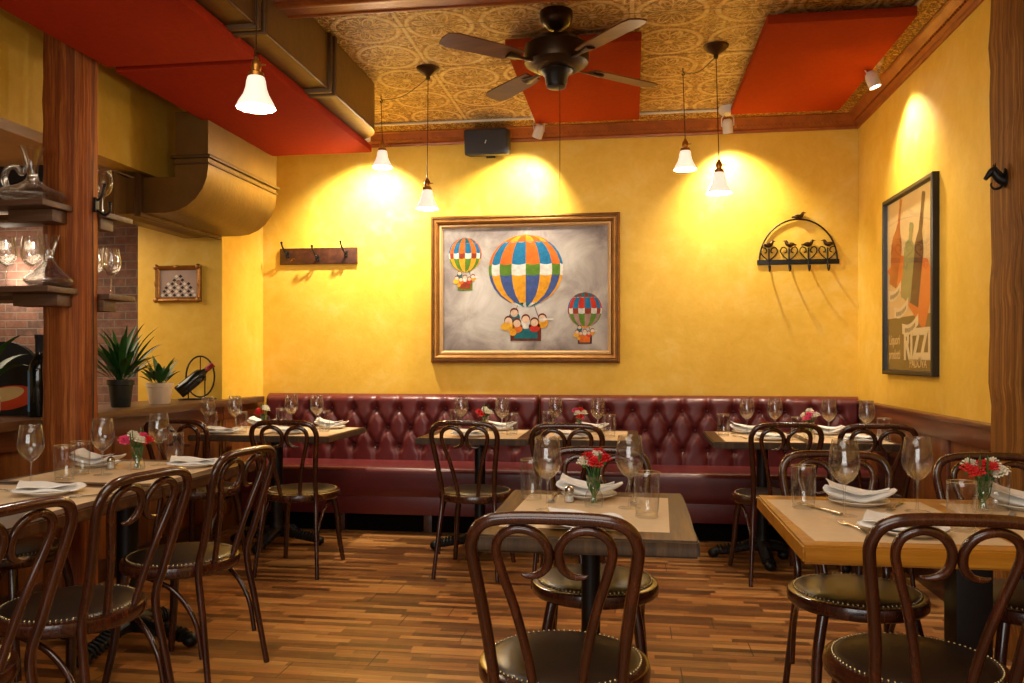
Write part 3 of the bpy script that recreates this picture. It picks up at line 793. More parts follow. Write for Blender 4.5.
def make_napkin(L, Wd, rise, seed, puff=0.022, flap=0.0):
    def mk():
        rnd = random.Random(seed); m = MB()
        ph = [rnd.random()*6 for _ in range(6)]
        def spine(u): return rise*abs(u)**2.0
        def body(s, t):
            u = 2*s-1; a = 2*pi*t
            e = (1-abs(u)**8)**0.5
            w = Wd/2*(1-0.10*u*u+0.05*sin(5*u+ph[0])); h = puff/2*(0.75+0.25*cos(2*u+ph[1]))
            cy, cz = cos(a), sin(a)
            y = w*e*(abs(cy)**0.7)*(1 if cy > 0 else -1); z = h*e*(abs(cz)**0.8)*(1 if cz > 0 else -1)
            z += (0.004*sin(y*70+u*3+ph[2])+0.003*sin(y*38-u*6+ph[3]))*e*(1 if cz > 0 else 0.2)
            return (u*L/2+0.006*sin(y*40+ph[4]), y+0.008*sin(u*3+ph[5]), puff/2+spine(u)+z)
        m.grid(body, 30, 28, 'linen')
        if flap:
            def fl(s, t, up):
                x = -L*0.42+L*0.80*s; y = -Wd*0.46+Wd*0.9*t*(1-0.75*s)
                return (x, y, puff+0.007+spine(2*x/L)+0.010*t*(1-s)+flap*(1-s)**3*t+0.003*sin(9*s+4*t)+up)
            m.grid(lambda s, t: fl(s, t, 0.003), 16, 10, 'linen'); m.grid(lambda s, t: fl(s, t, 0.0), 16, 10, 'linen')
            m.grid(lambda s, t: fl(s, 0, 0.003*t), 16, 1, 'linen'); m.grid(lambda s, t: fl(0, s, 0.003*t), 10, 1, 'linen'); m.grid(lambda s, t: fl(s, 1, 0.003*t), 16, 1, 'linen')
        o = m.obj('cloth_napkin', angle=80); tag(o, 'x', 'napkin'); return o
    return Kind(mk)
napkin_up = make_napkin(0.235, 0.12, 0.030, 4, 0.024, 0.004)
napkin_flat = make_napkin(0.235, 0.15, 0.004, 8, 0.014, 0.001)
def make_fork():
    t = thing('dinner_fork', 'x', 'fork')
    p = [(0, -0.10, 0.004), (0, -0.06, 0.0055), (0, 0.0, 0.009), (0, 0.045, 0.007)]
    MB().tube(crom(p, 5), lerp_list([0.0085, 0.0065, 0.0035, 0.0035], 5), 8, 'steel', flat=0.32, up=(0,0,1)).obj('handle', t, angle=80)
    m = MB().tube(crom([(0, 0.042, 0.007), (0, 0.05, 0.0055), (0, 0.062, 0.004)], 4), lerp_list([0.004, 0.010, 0.0115], 4), 8, 'steel', flat=0.2, up=(0,0,1))
    for k in range(4):
        x = (k-1.5)*0.0064
        m.tube(crom([(x, 0.058, 0.0042), (x, 0.08, 0.004), (x*0.95, 0.10, 0.0075)], 4), lerp_list([0.0021, 0.0018, 0.001], 4), 6, 'steel', flat=0.7)
    m.obj('tines', t, angle=80)
    return t
fork = Kind(make_fork)
def make_knife():
    t = thing('dinner_knife', 'x', 'knife')
    MB().tube(crom([(0, -0.11, 0.005), (0, -0.07, 0.006), (0, -0.01, 0.005)], 5), lerp_list([0.0085, 0.008, 0.0055], 5), 8, 'steel', flat=0.55, up=(0,0,1)).obj('handle', t, angle=80)
    MB().prism([(-0.006, -0.012), (0.006, -0.012), (0.010, 0.02), (0.010, 0.08), (0.004, 0.108), (-0.004, 0.112), (-0.006, 0.10)], 0.003, 0.0045, 'steel').obj('blade', t)
    return t
knife = Kind(make_knife)
def make_shaker():
    t = thing('salt_shaker', 'x', 'shaker')
    MB().lathe([(0, 0), (0.018, 0), (0.0185, 0.004), (0.016, 0.02), (0.0145, 0.036), (0, 0.036)], 12, 'glass').obj('jar', t)
    MB().lathe([(0.0155, 0.034), (0.0165, 0.04), (0.0145, 0.05), (0.006, 0.056), (0, 0.057)], 16, 'steel').obj('lid', t, label='steel perforated lid')
    MB().lathe([(0, 0.004), (0.014, 0.004), (0.0135, 0.022), (0, 0.024)], 12, 'linen').obj('salt', t, label='white salt filling')
    return t
shaker = Kind(make_shaker)
def make_vase():
    m = MB().lathe([(0.0, 0.0), (0.026, 0.0), (0.030, 0.006), (0.033, 0.022), (0.029, 0.040), (0.019, 0.062), (0.018, 0.075), (0.022, 0.092), (0.027, 0.104), (0.0255, 0.1045), (0.0205, 0.092), (0.0165, 0.076), (0.0175, 0.062), (0.027, 0.040), (0.031, 0.022), (0.028, 0.009), (0.0, 0.008)], 24, 'glass_thin')
    t = m.obj('bud_vase', angle=60); tag(t, 'x', 'vase'); return t
vase = Kind(make_vase)
def bloom_mesh(mat):
    m = MB(); rnd = random.Random(hash(mat) % 91)
    for k, (r, z, up) in enumerate([(0.022, -0.004, 0.010), (0.0195, 0.002, 0.014), (0.015, 0.006, 0.018), (0.009, 0.009, 0.020)]):
        ph = rnd.random()*6
        def fn(s, t, r=r, z=z, up=up, ph=ph):
            a = 2*pi*s; ruff = 1+0.14*sin(7*a+ph)*t+0.05*sin(17*a)*t
            rr = (0.003+r*t**0.8)*ruff
            return (rr*cos(a), rr*sin(a), z+up*t-0.006*max(0, t-0.75)*4+0.003*sin(14*a+ph)*t)
        m.grid(fn, 54, 6, mat)
    m.ball((0, 0, 0.012), 0.010, mat, None, 10, 6, (1,1,0.8))
    m.lathe([(0.0, -0.012), (0.005, -0.010), (0.0065, -0.002), (0.004, 0.004)], 8, 'stemgreen')
    return m.mesh('bloom', angle=80)
BM = {}
def carnation(base, dx, dy, h, color, label, group, leafy=True):
    """base: the vase's foot; the stem leans out of the neck by dx, dy"""
    k = 'c_'+color
    if k not in BM: BM[k] = bloom_mesh(k)
    t = thing('carnation', label, 'flower', base, 0, group)
    p = crom([(-dx*0.25, -dy*0.25, 0.012), (0, 0, 0.07), (dx*0.35, dy*0.35, 0.105), (dx, dy, h)], 4)
    MB().tube(p, 0.0016, 6, 'stemgreen').obj('stem', t, angle=80)
    b = bpy.data.objects.new('bloom', BM[k]); COL.objects.link(b); b.parent = t; b.location = (dx, dy, h)
    b.rotation_euler = (-dy*9, dx*9, dx*70)
    if leafy:
        m = MB(); rnd = random.Random(int(abs(dx*1e4))+7)
        for i in range(6):
            a = rnd.random()*6.28; z = 0.03+0.012*i; L = 0.03+0.03*rnd.random()+(0.04 if i == 5 else 0)
            q = crom([(0, 0, z), (cos(a)*L*0.35, sin(a)*L*0.35, z+L*0.5), (cos(a)*L*(0.42 if z < 0.1 else 0.9), sin(a)*L*(0.42 if z < 0.1 else 0.9), z+L)], 3)
            m.tube([Vector(v)+Vector((dx*0.3*(z/0.12), dy*0.3*(z/0.12), 0)) for v in q], [0.0012]+[0.0032]*(len(q)-2)+[0.0004], 5, 'leafgreen', flat=0.35)
        m.obj('leaf', t, angle=80)
    return t
def bouquet(x, y, where, blooms):
    vase((x, y, ZT), 0, 'little waisted glass vase of carnations on %s' % where, 'glass bud vases')
    cnt = {}
    for c, dx, dy, h in blooms: cnt[c] = cnt.get(c, 0)+1
    for c, dx, dy, h in blooms:
        nm = {'red': 'bright red', 'white': 'creamy white', 'pink': 'rose pink', 'coral': 'coral red'}[c]
        carnation((x, y, ZT+0.002), dx, dy, h, c, '%s carnation in the glass vase on %s' % (nm, where), '%s carnations, %s' % (nm, where) if cnt[c] > 1 else None)
def mat_paper(x0, y0, x1, y1, rz, label):
    cx, cy = (x0+x1)/2, (y0+y1)/2
    o = MB().box((0, 0, 0.0005), (x1-x0, y1-y0, 0.001), 'kraft').obj('paper_placemat', None, (cx, cy, 0.75), radians(rz), smooth=False)
    tag(o, label, 'placemat', 'kraft paper placemats'); return o

# -- small oak table
wc = 'the small oak table'
mat_paper(-0.375, 2.36, 0.115, 2.94, -2.0, 'kraft paper placemat on the small oak table')
tumbler((-0.347, 2.84, ZT), 0, 'tall water tumbler at the far corner of the small oak table', 'water tumblers')
tumbler((0.045, 2.57, ZT), 0, 'tumbler with painted rim highlight right of the bouquet on the small oak table', 'water tumblers')
wine((-0.271, 2.64, ZT), 0, 'wine glass left of the red bouquet on the small oak table', 'wine glasses')
wine((-0.008, 2.72, ZT), 0, 'wine glass right of the red bouquet on the small oak table', 'wine glasses')
bouquet(-0.125, 2.72, wc, [('red', -0.018, 0.004, 0.155), ('red', 0.006, -0.020, 0.142), ('red', 0.034, 0.004, 0.150), ('white', -0.032, -0.006, 0.140), ('white', 0.010, 0.016, 0.158), ('red', 0.014, 0.03, 0.165)])
plate((-0.15, 2.905, ZT), 0, 'white plate under the upturned napkin across the small oak table', 'bread plates')
napkin_up((-0.15, 2.905, ZT+0.012), 0, 'white cloth napkin with upturned ends behind the red bouquet', 'cloth napkins')
plate((-0.14, 2.40, ZT), 0, 'white plate behind the nearest chair back, small oak table', 'bread plates')
napkin_flat((-0.14, 2.40, ZT+0.012), 0.2, 'folded napkin behind the nearest chair back, small oak table', 'cloth napkins')
shaker((-0.212, 2.80, ZT), 0, 'small salt shaker beside the red bouquet on the small oak table', 'salt shakers')
fork((-0.275, 2.86, ZT+0.001), pi, 'fork lying behind the wine glass on the small oak table', 'forks')
knife((-0.035, 2.41, ZT+0.001), 0.1, 'knife with pale handle at the near edge of the small oak table', 'knives')
fork((0.005, 2.86, ZT+0.001), pi, 'fork past the farther wine glass on the small oak table', 'forks')
# -- golden table
wg = 'the golden table'
mat_paper(0.475, 2.31, 0.985, 2.965, 2.0, 'large kraft placemat at the open corner of the golden table')
mat_paper(1.02, 2.32, 1.53, 2.95, -2.0, 'kraft placemat at the wall side of the golden table')
tumbler((0.556, 2.80, ZT), 0, 'tall tumbler with painted rim highlight at the open corner of the golden table', 'water tumblers')
wine((0.655, 2.68, ZT), 0, 'wine glass in front of the napkin on the golden table', 'wine glasses')
wine((0.905, 2.79, ZT), 0, 'wine glass between napkin and flowers on the golden table', 'wine glasses')
tumbler((0.93, 2.50, ZT), 0, 'wide tumbler in front of the flowers on the golden table', 'water tumblers')
bouquet(1.105, 2.80, wg, [('coral', -0.05, -0.012, 0.13), ('coral', -0.026, -0.03, 0.122), ('coral', 0.0, 0.0, 0.143), ('coral', 0.02, -0.012, 0.138), ('white', -0.035, 0.015, 0.143), ('white', 0.032, 0.012, 0.148), ('white', 0.05, -0.01, 0.125)])
tumbler((1.17, 2.86, ZT), 0, 'tumbler half behind the flowers on the golden table', 'water tumblers')
plate((0.755, 2.90, ZT), 0, 'white plate under the peaked napkin across the golden table', 'bread plates')
napkin_up((0.755, 2.90, ZT+0.012), -0.1, 'white napkin with a peaked corner across the golden table', 'cloth napkins')
plate((0.77, 2.43, ZT), 0, 'white plate behind the near chair back on the golden table', 'bread plates')
napkin_flat((0.755, 2.445, ZT+0.012), -0.35, 'folded napkin behind the near chair back on the golden table', 'cloth napkins')
plate((1.275, 2.89, ZT), 0, 'white plate by the wall side of the golden table', 'bread plates')
napkin_up((1.275, 2.89, ZT+0.012), -0.35, 'white napkin on the wall-side plate of the golden table', 'cloth napkins')
wine((1.245, 2.70, ZT), 0, 'wine glass cut by the frame on the golden table', 'wine glasses')
knife((0.60, 2.78, ZT+0.001), 0.42, 'knife pointing to the peaked napkin on the golden table', 'knives')
fork((0.635, 2.47, ZT+0.001), 0.22, 'fork lying near the front edge of the golden table', 'forks')
fork((0.86, 2.86, ZT+0.001), pi-0.5, 'fork at the far side of the peaked napkin, golden table', 'forks')
knife((1.15, 2.72, ZT+0.001), -0.5, 'knife beside the flowers on the golden table', 'knives')
# -- half-wall tables
wl = 'the half-wall table'
mat_paper(-2.49, 2.98, -1.86, 3.62, 1, 'kraft placemat under the vase on the half-wall table')
mat_paper(-2.47, 2.40, -1.84, 2.86, -1, 'kraft placemat on the half-wall table nearest us')
wine((-2.27, 2.83, ZT), 0, 'wine glass on the half-wall table nearest us', 'wine glasses')
tumbler((-2.272, 3.02, ZT), 0, 'front tumbler of the pair on the half-wall table', 'water tumblers')
tumbler((-2.315, 3.175, ZT), 0, 'rear tumbler of the pair on the half-wall table', 'water tumblers')
wine((-2.215, 3.18, ZT), 0, 'wine glass left of the vase on the half-wall table', 'wine glasses')
plate((-2.41, 3.43, ZT), 0, 'white plate left of the vase on the half-wall table', 'bread plates')
napkin_up((-2.41, 3.43, ZT+0.012), 0.1, 'draped white napkin left of the vase on the half-wall table', 'cloth napkins')
shaker((-2.29, 3.345, ZT), 0, 'small salt shaker beside the vase on the half-wall table', 'salt shakers')
bouquet(-2.14, 3.31, wl, [('white', -0.03, 0.01, 0.148), ('pink', -0.055, -0.01, 0.128), ('pink', 0.012, 0.02, 0.140), ('white', -0.008, 0.0, 0.138), ('white', 0.022, -0.015, 0.128), ('red', 0.05, 0.012, 0.125)])
wine((-2.155, 3.50, ZT), 0, 'wine glass right of the vase on the half-wall table', 'wine glasses')
tumbler((-2.135, 3.60, ZT), 0, 'frosted tumbler behind the vase on the half-wall table', 'water tumblers')
plate((-1.97, 3.48, ZT), 0, 'white plate at the aisle end of the half-wall table', 'bread plates')
napkin_flat((-1.97, 3.48, ZT+0.012), 0.5, 'folded napkin at the aisle end of the half-wall table', 'cloth napkins')
plate((-2.09, 2.70, ZT), 0, 'white plate on the half-wall table nearest us', 'bread plates')
napkin_flat((-2.09, 2.70, ZT+0.012), 0.6, 'folded napkin on the half-wall table nearest us', 'cloth napkins')
fork((-2.33, 2.70, ZT+0.001), -1.0, 'fork on the half-wall table nearest us', 'forks')
knife((-1.92, 2.66, ZT+0.001), -0.9, 'knife by the napkin on the half-wall table nearest us', 'knives')
# -- corner banquette table
wf = 'the corner banquette table'
mat_paper(-2.81, 4.97, -2.40, 5.62, 0, 'kraft placemat toward the ledge on the corner banquette table')
mat_paper(-2.34, 4.97, -1.92, 5.62, 0, 'kraft placemat toward the aisle on the corner banquette table')
for x, y, lab in [(-2.80, 5.12, 'first wine glass from the plants on the corner banquette table'), (-2.66, 5.22, 'second wine glass from the plants on the corner banquette table'), (-2.36, 5.46, 'first wine glass past the flowers on the corner banquette table'), (-2.17, 5.45, 'wine glass nearest the open end of the corner banquette table')]:
    wine((x, y, ZT), 0, lab, 'wine glasses')
for x, y, lab in [(-2.74, 5.05, 'first tumbler from the plants on the corner banquette table'), (-2.555, 5.10, 'tumbler just left of the flowers on the corner banquette table'), (-2.45, 5.50, 'tumbler just past the flowers on the corner banquette table'), (-2.05, 5.28, 'tumbler nearest the open end of the corner banquette table')]:
    tumbler((x, y, ZT), 0, lab, 'water tumblers')
bouquet(-2.49, 5.30, wf, [('red', -0.035, 0.0, 0.128), ('red', -0.012, -0.02, 0.118), ('white', 0.008, 0.005, 0.148), ('red', -0.04, -0.01, 0.108), ('white', 0.02, -0.01, 0.14)])
for x, y, lab in [(-2.66, 4.99+0.06, 'flat napkin at the ledge end of the corner banquette table'), (-2.22, 5.10, 'napkin behind the chair back on the corner banquette table')]:
    plate((x, y, ZT), 0, lab.replace('flat napkin', 'plate').replace('napkin', 'plate'), 'bread plates'); napkin_flat((x, y, ZT+0.012), 0.2, lab, 'cloth napkins')
for x, y, lab in [(-2.60, 5.55, 'napkin behind the flowers on the corner banquette table'), (-2.09, 5.52, 'napkin beyond the tumbler at the open end of the corner banquette table')]:
    plate((x, y, ZT), 0, lab.replace('napkin', 'plate'), 'bread plates'); napkin_up((x, y, ZT+0.012), 0.1, lab, 'cloth napkins')
# -- banquette table under the small upper balloon
wa = 'the banquette table below the small upper balloon'
mat_paper(-1.25, 4.97, -0.70, 5.60, 0, 'kraft placemat on the table below the small upper balloon')
wine((-1.145, 5.45, ZT), 0, 'wine glass left of the flowers below the small upper balloon', 'wine glasses')
wine((-0.845, 5.32, ZT), 0, 'wine glass right of the flowers below the small upper balloon', 'wine glasses')
tumbler((-1.20, 5.52, ZT), 0, 'tumbler left of the flowers below the small upper balloon', 'water tumblers')
tumbler((-0.765, 5.22, ZT), 0, 'tumbler right of the flowers below the small upper balloon', 'water tumblers')
bouquet(-0.975, 5.42, wa, [('red', -0.045, 0.0, 0.125), ('red', -0.018, -0.015, 0.108), ('white', -0.005, 0.01, 0.142), ('white', 0.03, -0.005, 0.122), ('white', 0.012, -0.012, 0.13)])
plate((-1.01, 5.08, ZT), 0, 'plate behind the chair back below the small upper balloon', 'bread plates')
napkin_flat((-1.01, 5.08, ZT+0.012), 0.0, 'flat napkin behind the chair back below the small upper balloon', 'cloth napkins')
plate((-0.90, 5.56, ZT), 0, 'plate beyond the wine glass below the small upper balloon', 'bread plates')
napkin_up((-0.90, 5.56, ZT+0.012), 0.3, 'rolled napkin beyond the wine glass below the small upper balloon', 'cloth napkins')
# -- banquette table under the small lower balloon
wb = 'the banquette table below the small lower balloon'
mat_paper(-0.54, 4.97, -0.03, 5.60, 0, 'kraft placemat on the table below the small lower balloon')
wine((-0.505, 5.45, ZT), 0, 'wine glass left of the flowers below the small lower balloon', 'wine glasses')
wine((-0.22, 5.35, ZT), 0, 'wine glass right of the flowers below the small lower balloon', 'wine glasses')
tumbler((-0.555, 5.45, ZT), 0, 'tumbler left of the flowers below the small lower balloon', 'water tumblers')
tumbler((-0.14, 5.18, ZT), 0, 'tumbler right of the flowers below the small lower balloon', 'water tumblers')
bouquet(-0.345, 5.42, wb, [('pink', -0.025, 0.0, 0.14), ('white', -0.01, -0.015, 0.125), ('red', 0.008, 0.008, 0.142), ('white', 0.03, 0.0, 0.125), ('red', 0.008, -0.025, 0.102)])
plate((-0.36, 5.08, ZT), 0, 'plate behind the chair back below the small lower balloon', 'bread plates')
napkin_flat((-0.36, 5.08, ZT+0.012), 0.0, 'flat napkin behind the chair back below the small lower balloon', 'cloth napkins')
plate((-0.27, 5.56, ZT), 0, 'plate behind the flowers below the small lower balloon', 'bread plates')
napkin_up((-0.27, 5.56, ZT+0.012), 0.2, 'rolled napkin behind the flowers below the small lower balloon', 'cloth napkins')
# -- banquette table under the bird rack
wr = 'the bird-rack banquette table'
mat_paper(0.55, 4.99, 1.00, 5.64, 0, 'kraft placemat at the open end of the bird-rack table')
mat_paper(1.06, 4.99, 1.50, 5.64, 0, 'kraft placemat at the poster-wall end of the bird-rack table')
for x, y, lab in [(0.735, 5.47, 'first wine glass from the open end of the bird-rack table'), (0.91, 5.47, 'second wine glass from the open end of the bird-rack table'), (1.215, 5.35, 'first wine glass past the flowers on the bird-rack table'), (1.40, 5.20, 'wine glass nearest the poster wall on the bird-rack table')]:
    wine((x, y, ZT), 0, lab, 'wine glasses')
for x, y, lab in [(0.575, 5.35, 'tumbler at the open end of the bird-rack table'), (0.99, 5.15, 'tumbler beside the flowers on the bird-rack table'), (1.475, 5.12, 'tumbler nearest the poster wall on the bird-rack table')]:
    tumbler((x, y, ZT), 0, lab, 'water tumblers')
bouquet(1.075, 5.22, wr, [('white', -0.03, 0.0, 0.135), ('pink', -0.01, -0.01, 0.14), ('pink', -0.025, -0.02, 0.118), ('white', 0.0, 0.01, 0.16), ('white', 0.035, 0.0, 0.138), ('pink', 0.012, 0.015, 0.150)])
for x, y, lab in [(0.75, 5.57, 'rolled napkin at the open end of the bird-rack table'), (1.245, 5.55, 'rolled napkin past the flowers on the bird-rack table')]:
    plate((x, y, ZT), 0, lab.replace('rolled napkin', 'plate'), 'bread plates'); napkin_up((x, y, ZT+0.012), 0.1, lab, 'cloth napkins')
for x, y, lab in [(0.83, 5.12, 'flat napkin behind the open-end chair of the bird-rack table'), (1.33, 5.08, 'flat napkin behind the wall-end chair of the bird-rack table')]:
    plate((x, y, ZT), 0, lab.replace('flat napkin', 'plate'), 'bread plates'); napkin_flat((x, y, ZT+0.012), 0.1, lab, 'cloth napkins')
fork((0.66, 5.25, ZT+0.001), 0.3, 'fork at the open end of the bird-rack table', 'forks')

# ------------------------------------------------------------------ pendant lamps
def shade_prof(k=1.0): return [(0.022, 0.118), (0.030, 0.112), (0.034, 0.098), (0.037, 0.075), (0.045, 0.05), (0.060, 0.022), (0.069, 0.0), (0.067, 0.0005), (0.058, 0.023), (0.043, 0.05), (0.035, 0.075), (0.032, 0.097), (0.026, 0.11)]
def pendant(x, y, zb, label, canopy=None, swag=None, scallop=False):
    """zb: height of the shade's lower rim; canopy at the ceiling; swag: the hook the cord passes over"""
    t = thing('pendant_lamp', label, 'pendant lamp', (x, y, zb), 0, 'hanging lamps with opal glass shades')
    fl = (lambda a, j: (0.035*cos(a*12) if j in (5, 6, 7, 8) else 0.0)) if scallop else (lambda a, j: 0.0)
    MB().lathe(shade_prof(), 48, 'opal', flute=fl).obj('shade', t, angle=80)
    so = MB().lathe([(0.0, 0.185), (0.008, 0.185), (0.010, 0.175), (0.017, 0.168), (0.019, 0.15), (0.016, 0.135), (0.028, 0.128), (0.029, 0.112), (0.0, 0.112)], 20, 'brass').tube([(0.018, 0, 0.155), (0.036, 0, 0.155)], 0.003, 6, 'brass').obj('socket', t)
    MB().ball((0, 0, 0.045), 0.024, 'lens', nu=12, nv=8, sc=(1,1,1.3)).obj('bulb', so)
    top = ZC-zb
    if canopy: cx, cy = canopy[0]-x, canopy[1]-y
    else: cx, cy = 0, 0
    if swag is None:
        MB().tube([(0, 0, 0.18), (cx, cy, top-0.05)], 0.0026, 6, 'bronze').obj('cord', t)
        MB().lathe([(0.0, -0.075), (0.010, -0.073), (0.014, -0.06), (0.012, -0.052), (0.020, -0.045), (0.045, -0.03), (0.066, -0.012), (0.072, -0.003), (0.072, 0), (0, 0)], 28, 'bronze', Matrix.Translation((cx, cy, top)), flute=lambda a, j: 0.03*cos(a*16) if 3 < j < 7 else 0).obj('canopy', t)
    else:
        sx, sy = swag[0]-x, swag[1]-y
        mid = ((sx+cx)/2, (sy+cy)/2, top-0.085)
        MB().tube([(0, 0, 0.18), (sx, sy, top-0.03)], 0.0026, 6, 'bronze').tube(crom([(sx, sy, top-0.03), mid, (cx, cy, top-0.06)], 8), 0.0026, 6, 'bronze').obj('cord', t)
        MB().tube(crom([(sx, sy, top), (sx, sy, top-0.02), (sx+0.01, sy, top-0.035), (sx, sy, top-0.045), (sx-0.008, sy, top-0.035)], 4), 0.0035, 6, 'bronze').obj('hook', t)
    l = light('pendant_bulb', 'POINT', (x, y, zb-0.03), PEND, (1.0, 0.88, 0.70), size=0.035)
    return t
PEND = 8.0
pendant(0.472, 4.62, 2.15, 'lower lamp of the pair nearer the poster wall', (0.472, 4.78))
pendant(0.318, 5.06, 2.385, 'higher swagged lamp of the pair nearer the poster wall', (0.472, 4.78), (0.308, 5.115))
pendant(-1.235, 4.87, 2.155, 'lower lamp of the pair nearer the duct', (-1.235, 4.89))
pendant(-1.69, 5.42, 2.55, 'higher swagged lamp of the pair nearer the duct, beside the duct end', (-1.235, 4.89), (-1.68, 5.36))
pendant(-1.35, 2.81, 2.15, 'scalloped opal lamp hanging in front of the red duct panel', None, None, True)

# ------------------------------------------------------------------ spotlights
def spot(x, y, aim, label, power, cone=112):
    t = thing('ceiling_spotlight', label, 'spotlight', (x, y, ZC), 0, 'white ceiling spotlights')
    MB().lathe([(0.0, -0.05), (0.05, -0.05), (0.058, -0.04), (0.06, 0.0), (0, 0)], 24, 'white_metal').obj('mounting_box', t)
    hd = Vector((0, 0, -0.135)); d = (Vector(aim)-(Vector((x, y, ZC))+hd)).normalized()
    q = d.to_track_quat('-Z', 'Y').to_matrix().to_4x4(); T = Matrix.Translation(hd) @ q
    lh = MB().lathe([(0.0, 0.05), (0.02, 0.048), (0.032, 0.035), (0.036, 0.02), (0.036, -0.05), (0.032, -0.05), (0.030, -0.035), (0.0, -0.034)], 24, 'white_metal', T).obj('lamp_head', t)
    MB().lathe([(0.0, -0.037), (0.029, -0.037), (0.029, -0.036), (0.0, -0.036)], 20, 'lens', T).obj('lens', lh)
    yk = MB()
    for s in (-1, 1): yk.tube([Vector((s*0.02, 0, -0.05)), Vector((s*0.042, 0, -0.08)), T @ Vector((s*0.042, 0, 0.0)), T @ Vector((s*0.036, 0, 0.0))], 0.004, 6, 'white_metal')
    yk.obj('yoke', t)
    p = T @ Vector((0, 0, -0.06))
    light('spot_beam', 'SPOT', Vector((x, y, ZC))+p, power, (1.0, 0.88, 0.68), aim, 0.03, None, cone, 1.0)
SP = 78
spot(-0.665, 5.88, (-0.95, D, 2.2), 'white spotlight beside the wall speaker', SP)
spot(0.668, 5.95, (0.74, D, 2.2), 'white spotlight at the corner of the wall-side red panel', SP)
spot(1.40, 5.08, (XR, 5.03, 2.2), 'white spotlight above the framed poster', SP*0.75)
spot(-1.93, 5.78, (-2.04, D, 2.05), 'white spotlight hidden past the end of the duct', SP*2.0)

# ------------------------------------------------------------------ ceiling fan
fx, fy = -0.385, 4.20
fan = thing('ceiling_fan', 'dark bronze ceiling fan in front of the red ceiling panel', 'ceiling fan', (fx, fy, ZC))
MB().lathe([(0, 0), (0.085, 0), (0.085, -0.03), (0.075, -0.06), (0.045, -0.085), (0.02, -0.095), (0, -0.095)], 28, 'fan_metal').obj('canopy', fan)
MB().tube([(0, 0, -0.09), (0, 0, -0.15)], 0.014, 12, 'fan_metal').obj('downrod', fan)
mh = MB().lathe([(0, -0.14), (0.05, -0.14), (0.13, -0.15), (0.164, -0.18), (0.168, -0.24), (0.162, -0.266), (0.13, -0.287), (0.085, -0.30), (0, -0.30)], 40, 'fan_metal')
for k in range(36):
    a = 2*pi*k/36; mh.tube([(0.095*cos(a), 0.095*sin(a), -0.296), (0.142*cos(a), 0.142*sin(a), -0.268)], 0.004, 5, 'fan_dark')
mh.obj('motor_housing', fan)
MB().lathe([(0, -0.295), (0.085, -0.295), (0.085, -0.305), (0.06, -0.33), (0.055, -0.365), (0.05, -0.372), (0.05, -0.385), (0.03, -0.39), (0, -0.39)], 28, 'fan_dark').obj('switch_cup', fan)
for k in range(4):
    a = radians(40+90*k); T = Matrix.Rotation(a, 4, 'Z') @ Matrix.Translation((0, 0, -0.268)) @ Matrix.Rotation(radians(9), 4, 'X')
    b = MB().prism([(0.22, -0.045), (0.30, -0.058), (0.60, -0.066), (0.645, -0.05), (0.655, 0), (0.645, 0.05), (0.60, 0.066), (0.30, 0.058), (0.22, 0.045)], 0, 0.007, 'blade', T).obj('blade', fan)
    MB().tube([(0.12, 0, -0.006), (0.2, 0, -0.008), (0.29, 0, -0.006)], [0.016, 0.013, 0.03], 8, 'fan_metal', T, flat=0.25, up=(0,0,1)).obj('blade_iron', b)
MB().tube([(0.02, -0.02, -0.385), (0.02, -0.02, -1.0)], 0.0018, 5, 'fan_metal').obj('pull_chain', fan)

# ------------------------------------------------------------------ wall speaker
sp = thing('wall_speaker', 'black loudspeaker tilted on the back wall under the crown moulding', 'speaker', (-1.07, D, 2.86))
Ts = Matrix.Translation((0, -0.15, 0.0)) @ Matrix.Rotation(radians(10), 4, 'X')
MB().box((0, 0, 0), (0.33, 0.17, 0.19), 'black_plastic', Ts, 0.02).obj('cabinet', sp)
MB().box((0, -0.087, 0), (0.305, 0.012, 0.165), 'grille', Ts, 0.005).obj('grille', sp)
MB().box((0.0, -0.095, 0.0), (0.006, 0.004, 0.026), 'white_metal', Ts @ Matrix.Rotation(0.4, 4, 'Y')).obj('badge', sp)
MB().box((0, -0.012, -0.02), (0.07, 0.024, 0.12), 'black_plastic').tube([(0, -0.02, -0.05), (0, -0.08, -0.06), (0, -0.12, -0.03)], 0.012, 8, 'black_plastic').obj('bracket', sp)

# ------------------------------------------------------------------ balloon painting
px0, px1, pz0, pz1 = -1.535, -0.089, 1.212, 2.336
pt = thing('framed_painting', 'gilt framed painting of three hot air balloons on grey sky', 'painting', ((px0+px1)/2, D, (pz0+pz1)/2))
PW, PH = px1-px0, pz1-pz0
def frame(parent, name, Wd, H, prof, mat, T=None):
    """prof: (inset from the outer edge, out from the wall)"""
    vs, fs = [], []; n = len(prof)
    for (sx, sz) in ((-1,-1), (1,-1), (1,1), (-1,1)):
        for i, o in prof: vs.append((sx*(Wd/2-i), -o, sz*(H/2-i)))
    for c in range(4):
        c2 = (c+1) % 4
        for j in range(n): fs.append((c*n+j, c2*n+j, c2*n+(j+1) % n, c*n+(j+1) % n))
    return MB().add(vs, fs, mat, T).obj(name, parent, angle=30)
frame(pt, 'outer_frame', PW, PH, [(0, 0), (0, 0.035), (0.012, 0.045), (0.025, 0.042), (0.035, 0.05), (0.045, 0.048), (0.062, 0.03), (0.07, 0.0)], 'gilt')
frame(pt, 'frame_bead', PW-0.02, PH-0.02, [(0, 0.04), (0.004, 0.05), (0.010, 0.05), (0.014, 0.04)], 'gilt_dark')
frame(pt, 'inner_liner', PW-0.134, PH-0.134, [(0, 0), (0, 0.03), (0.012, 0.032), (0.025, 0.016), (0.028, 0)], 'linerwood')
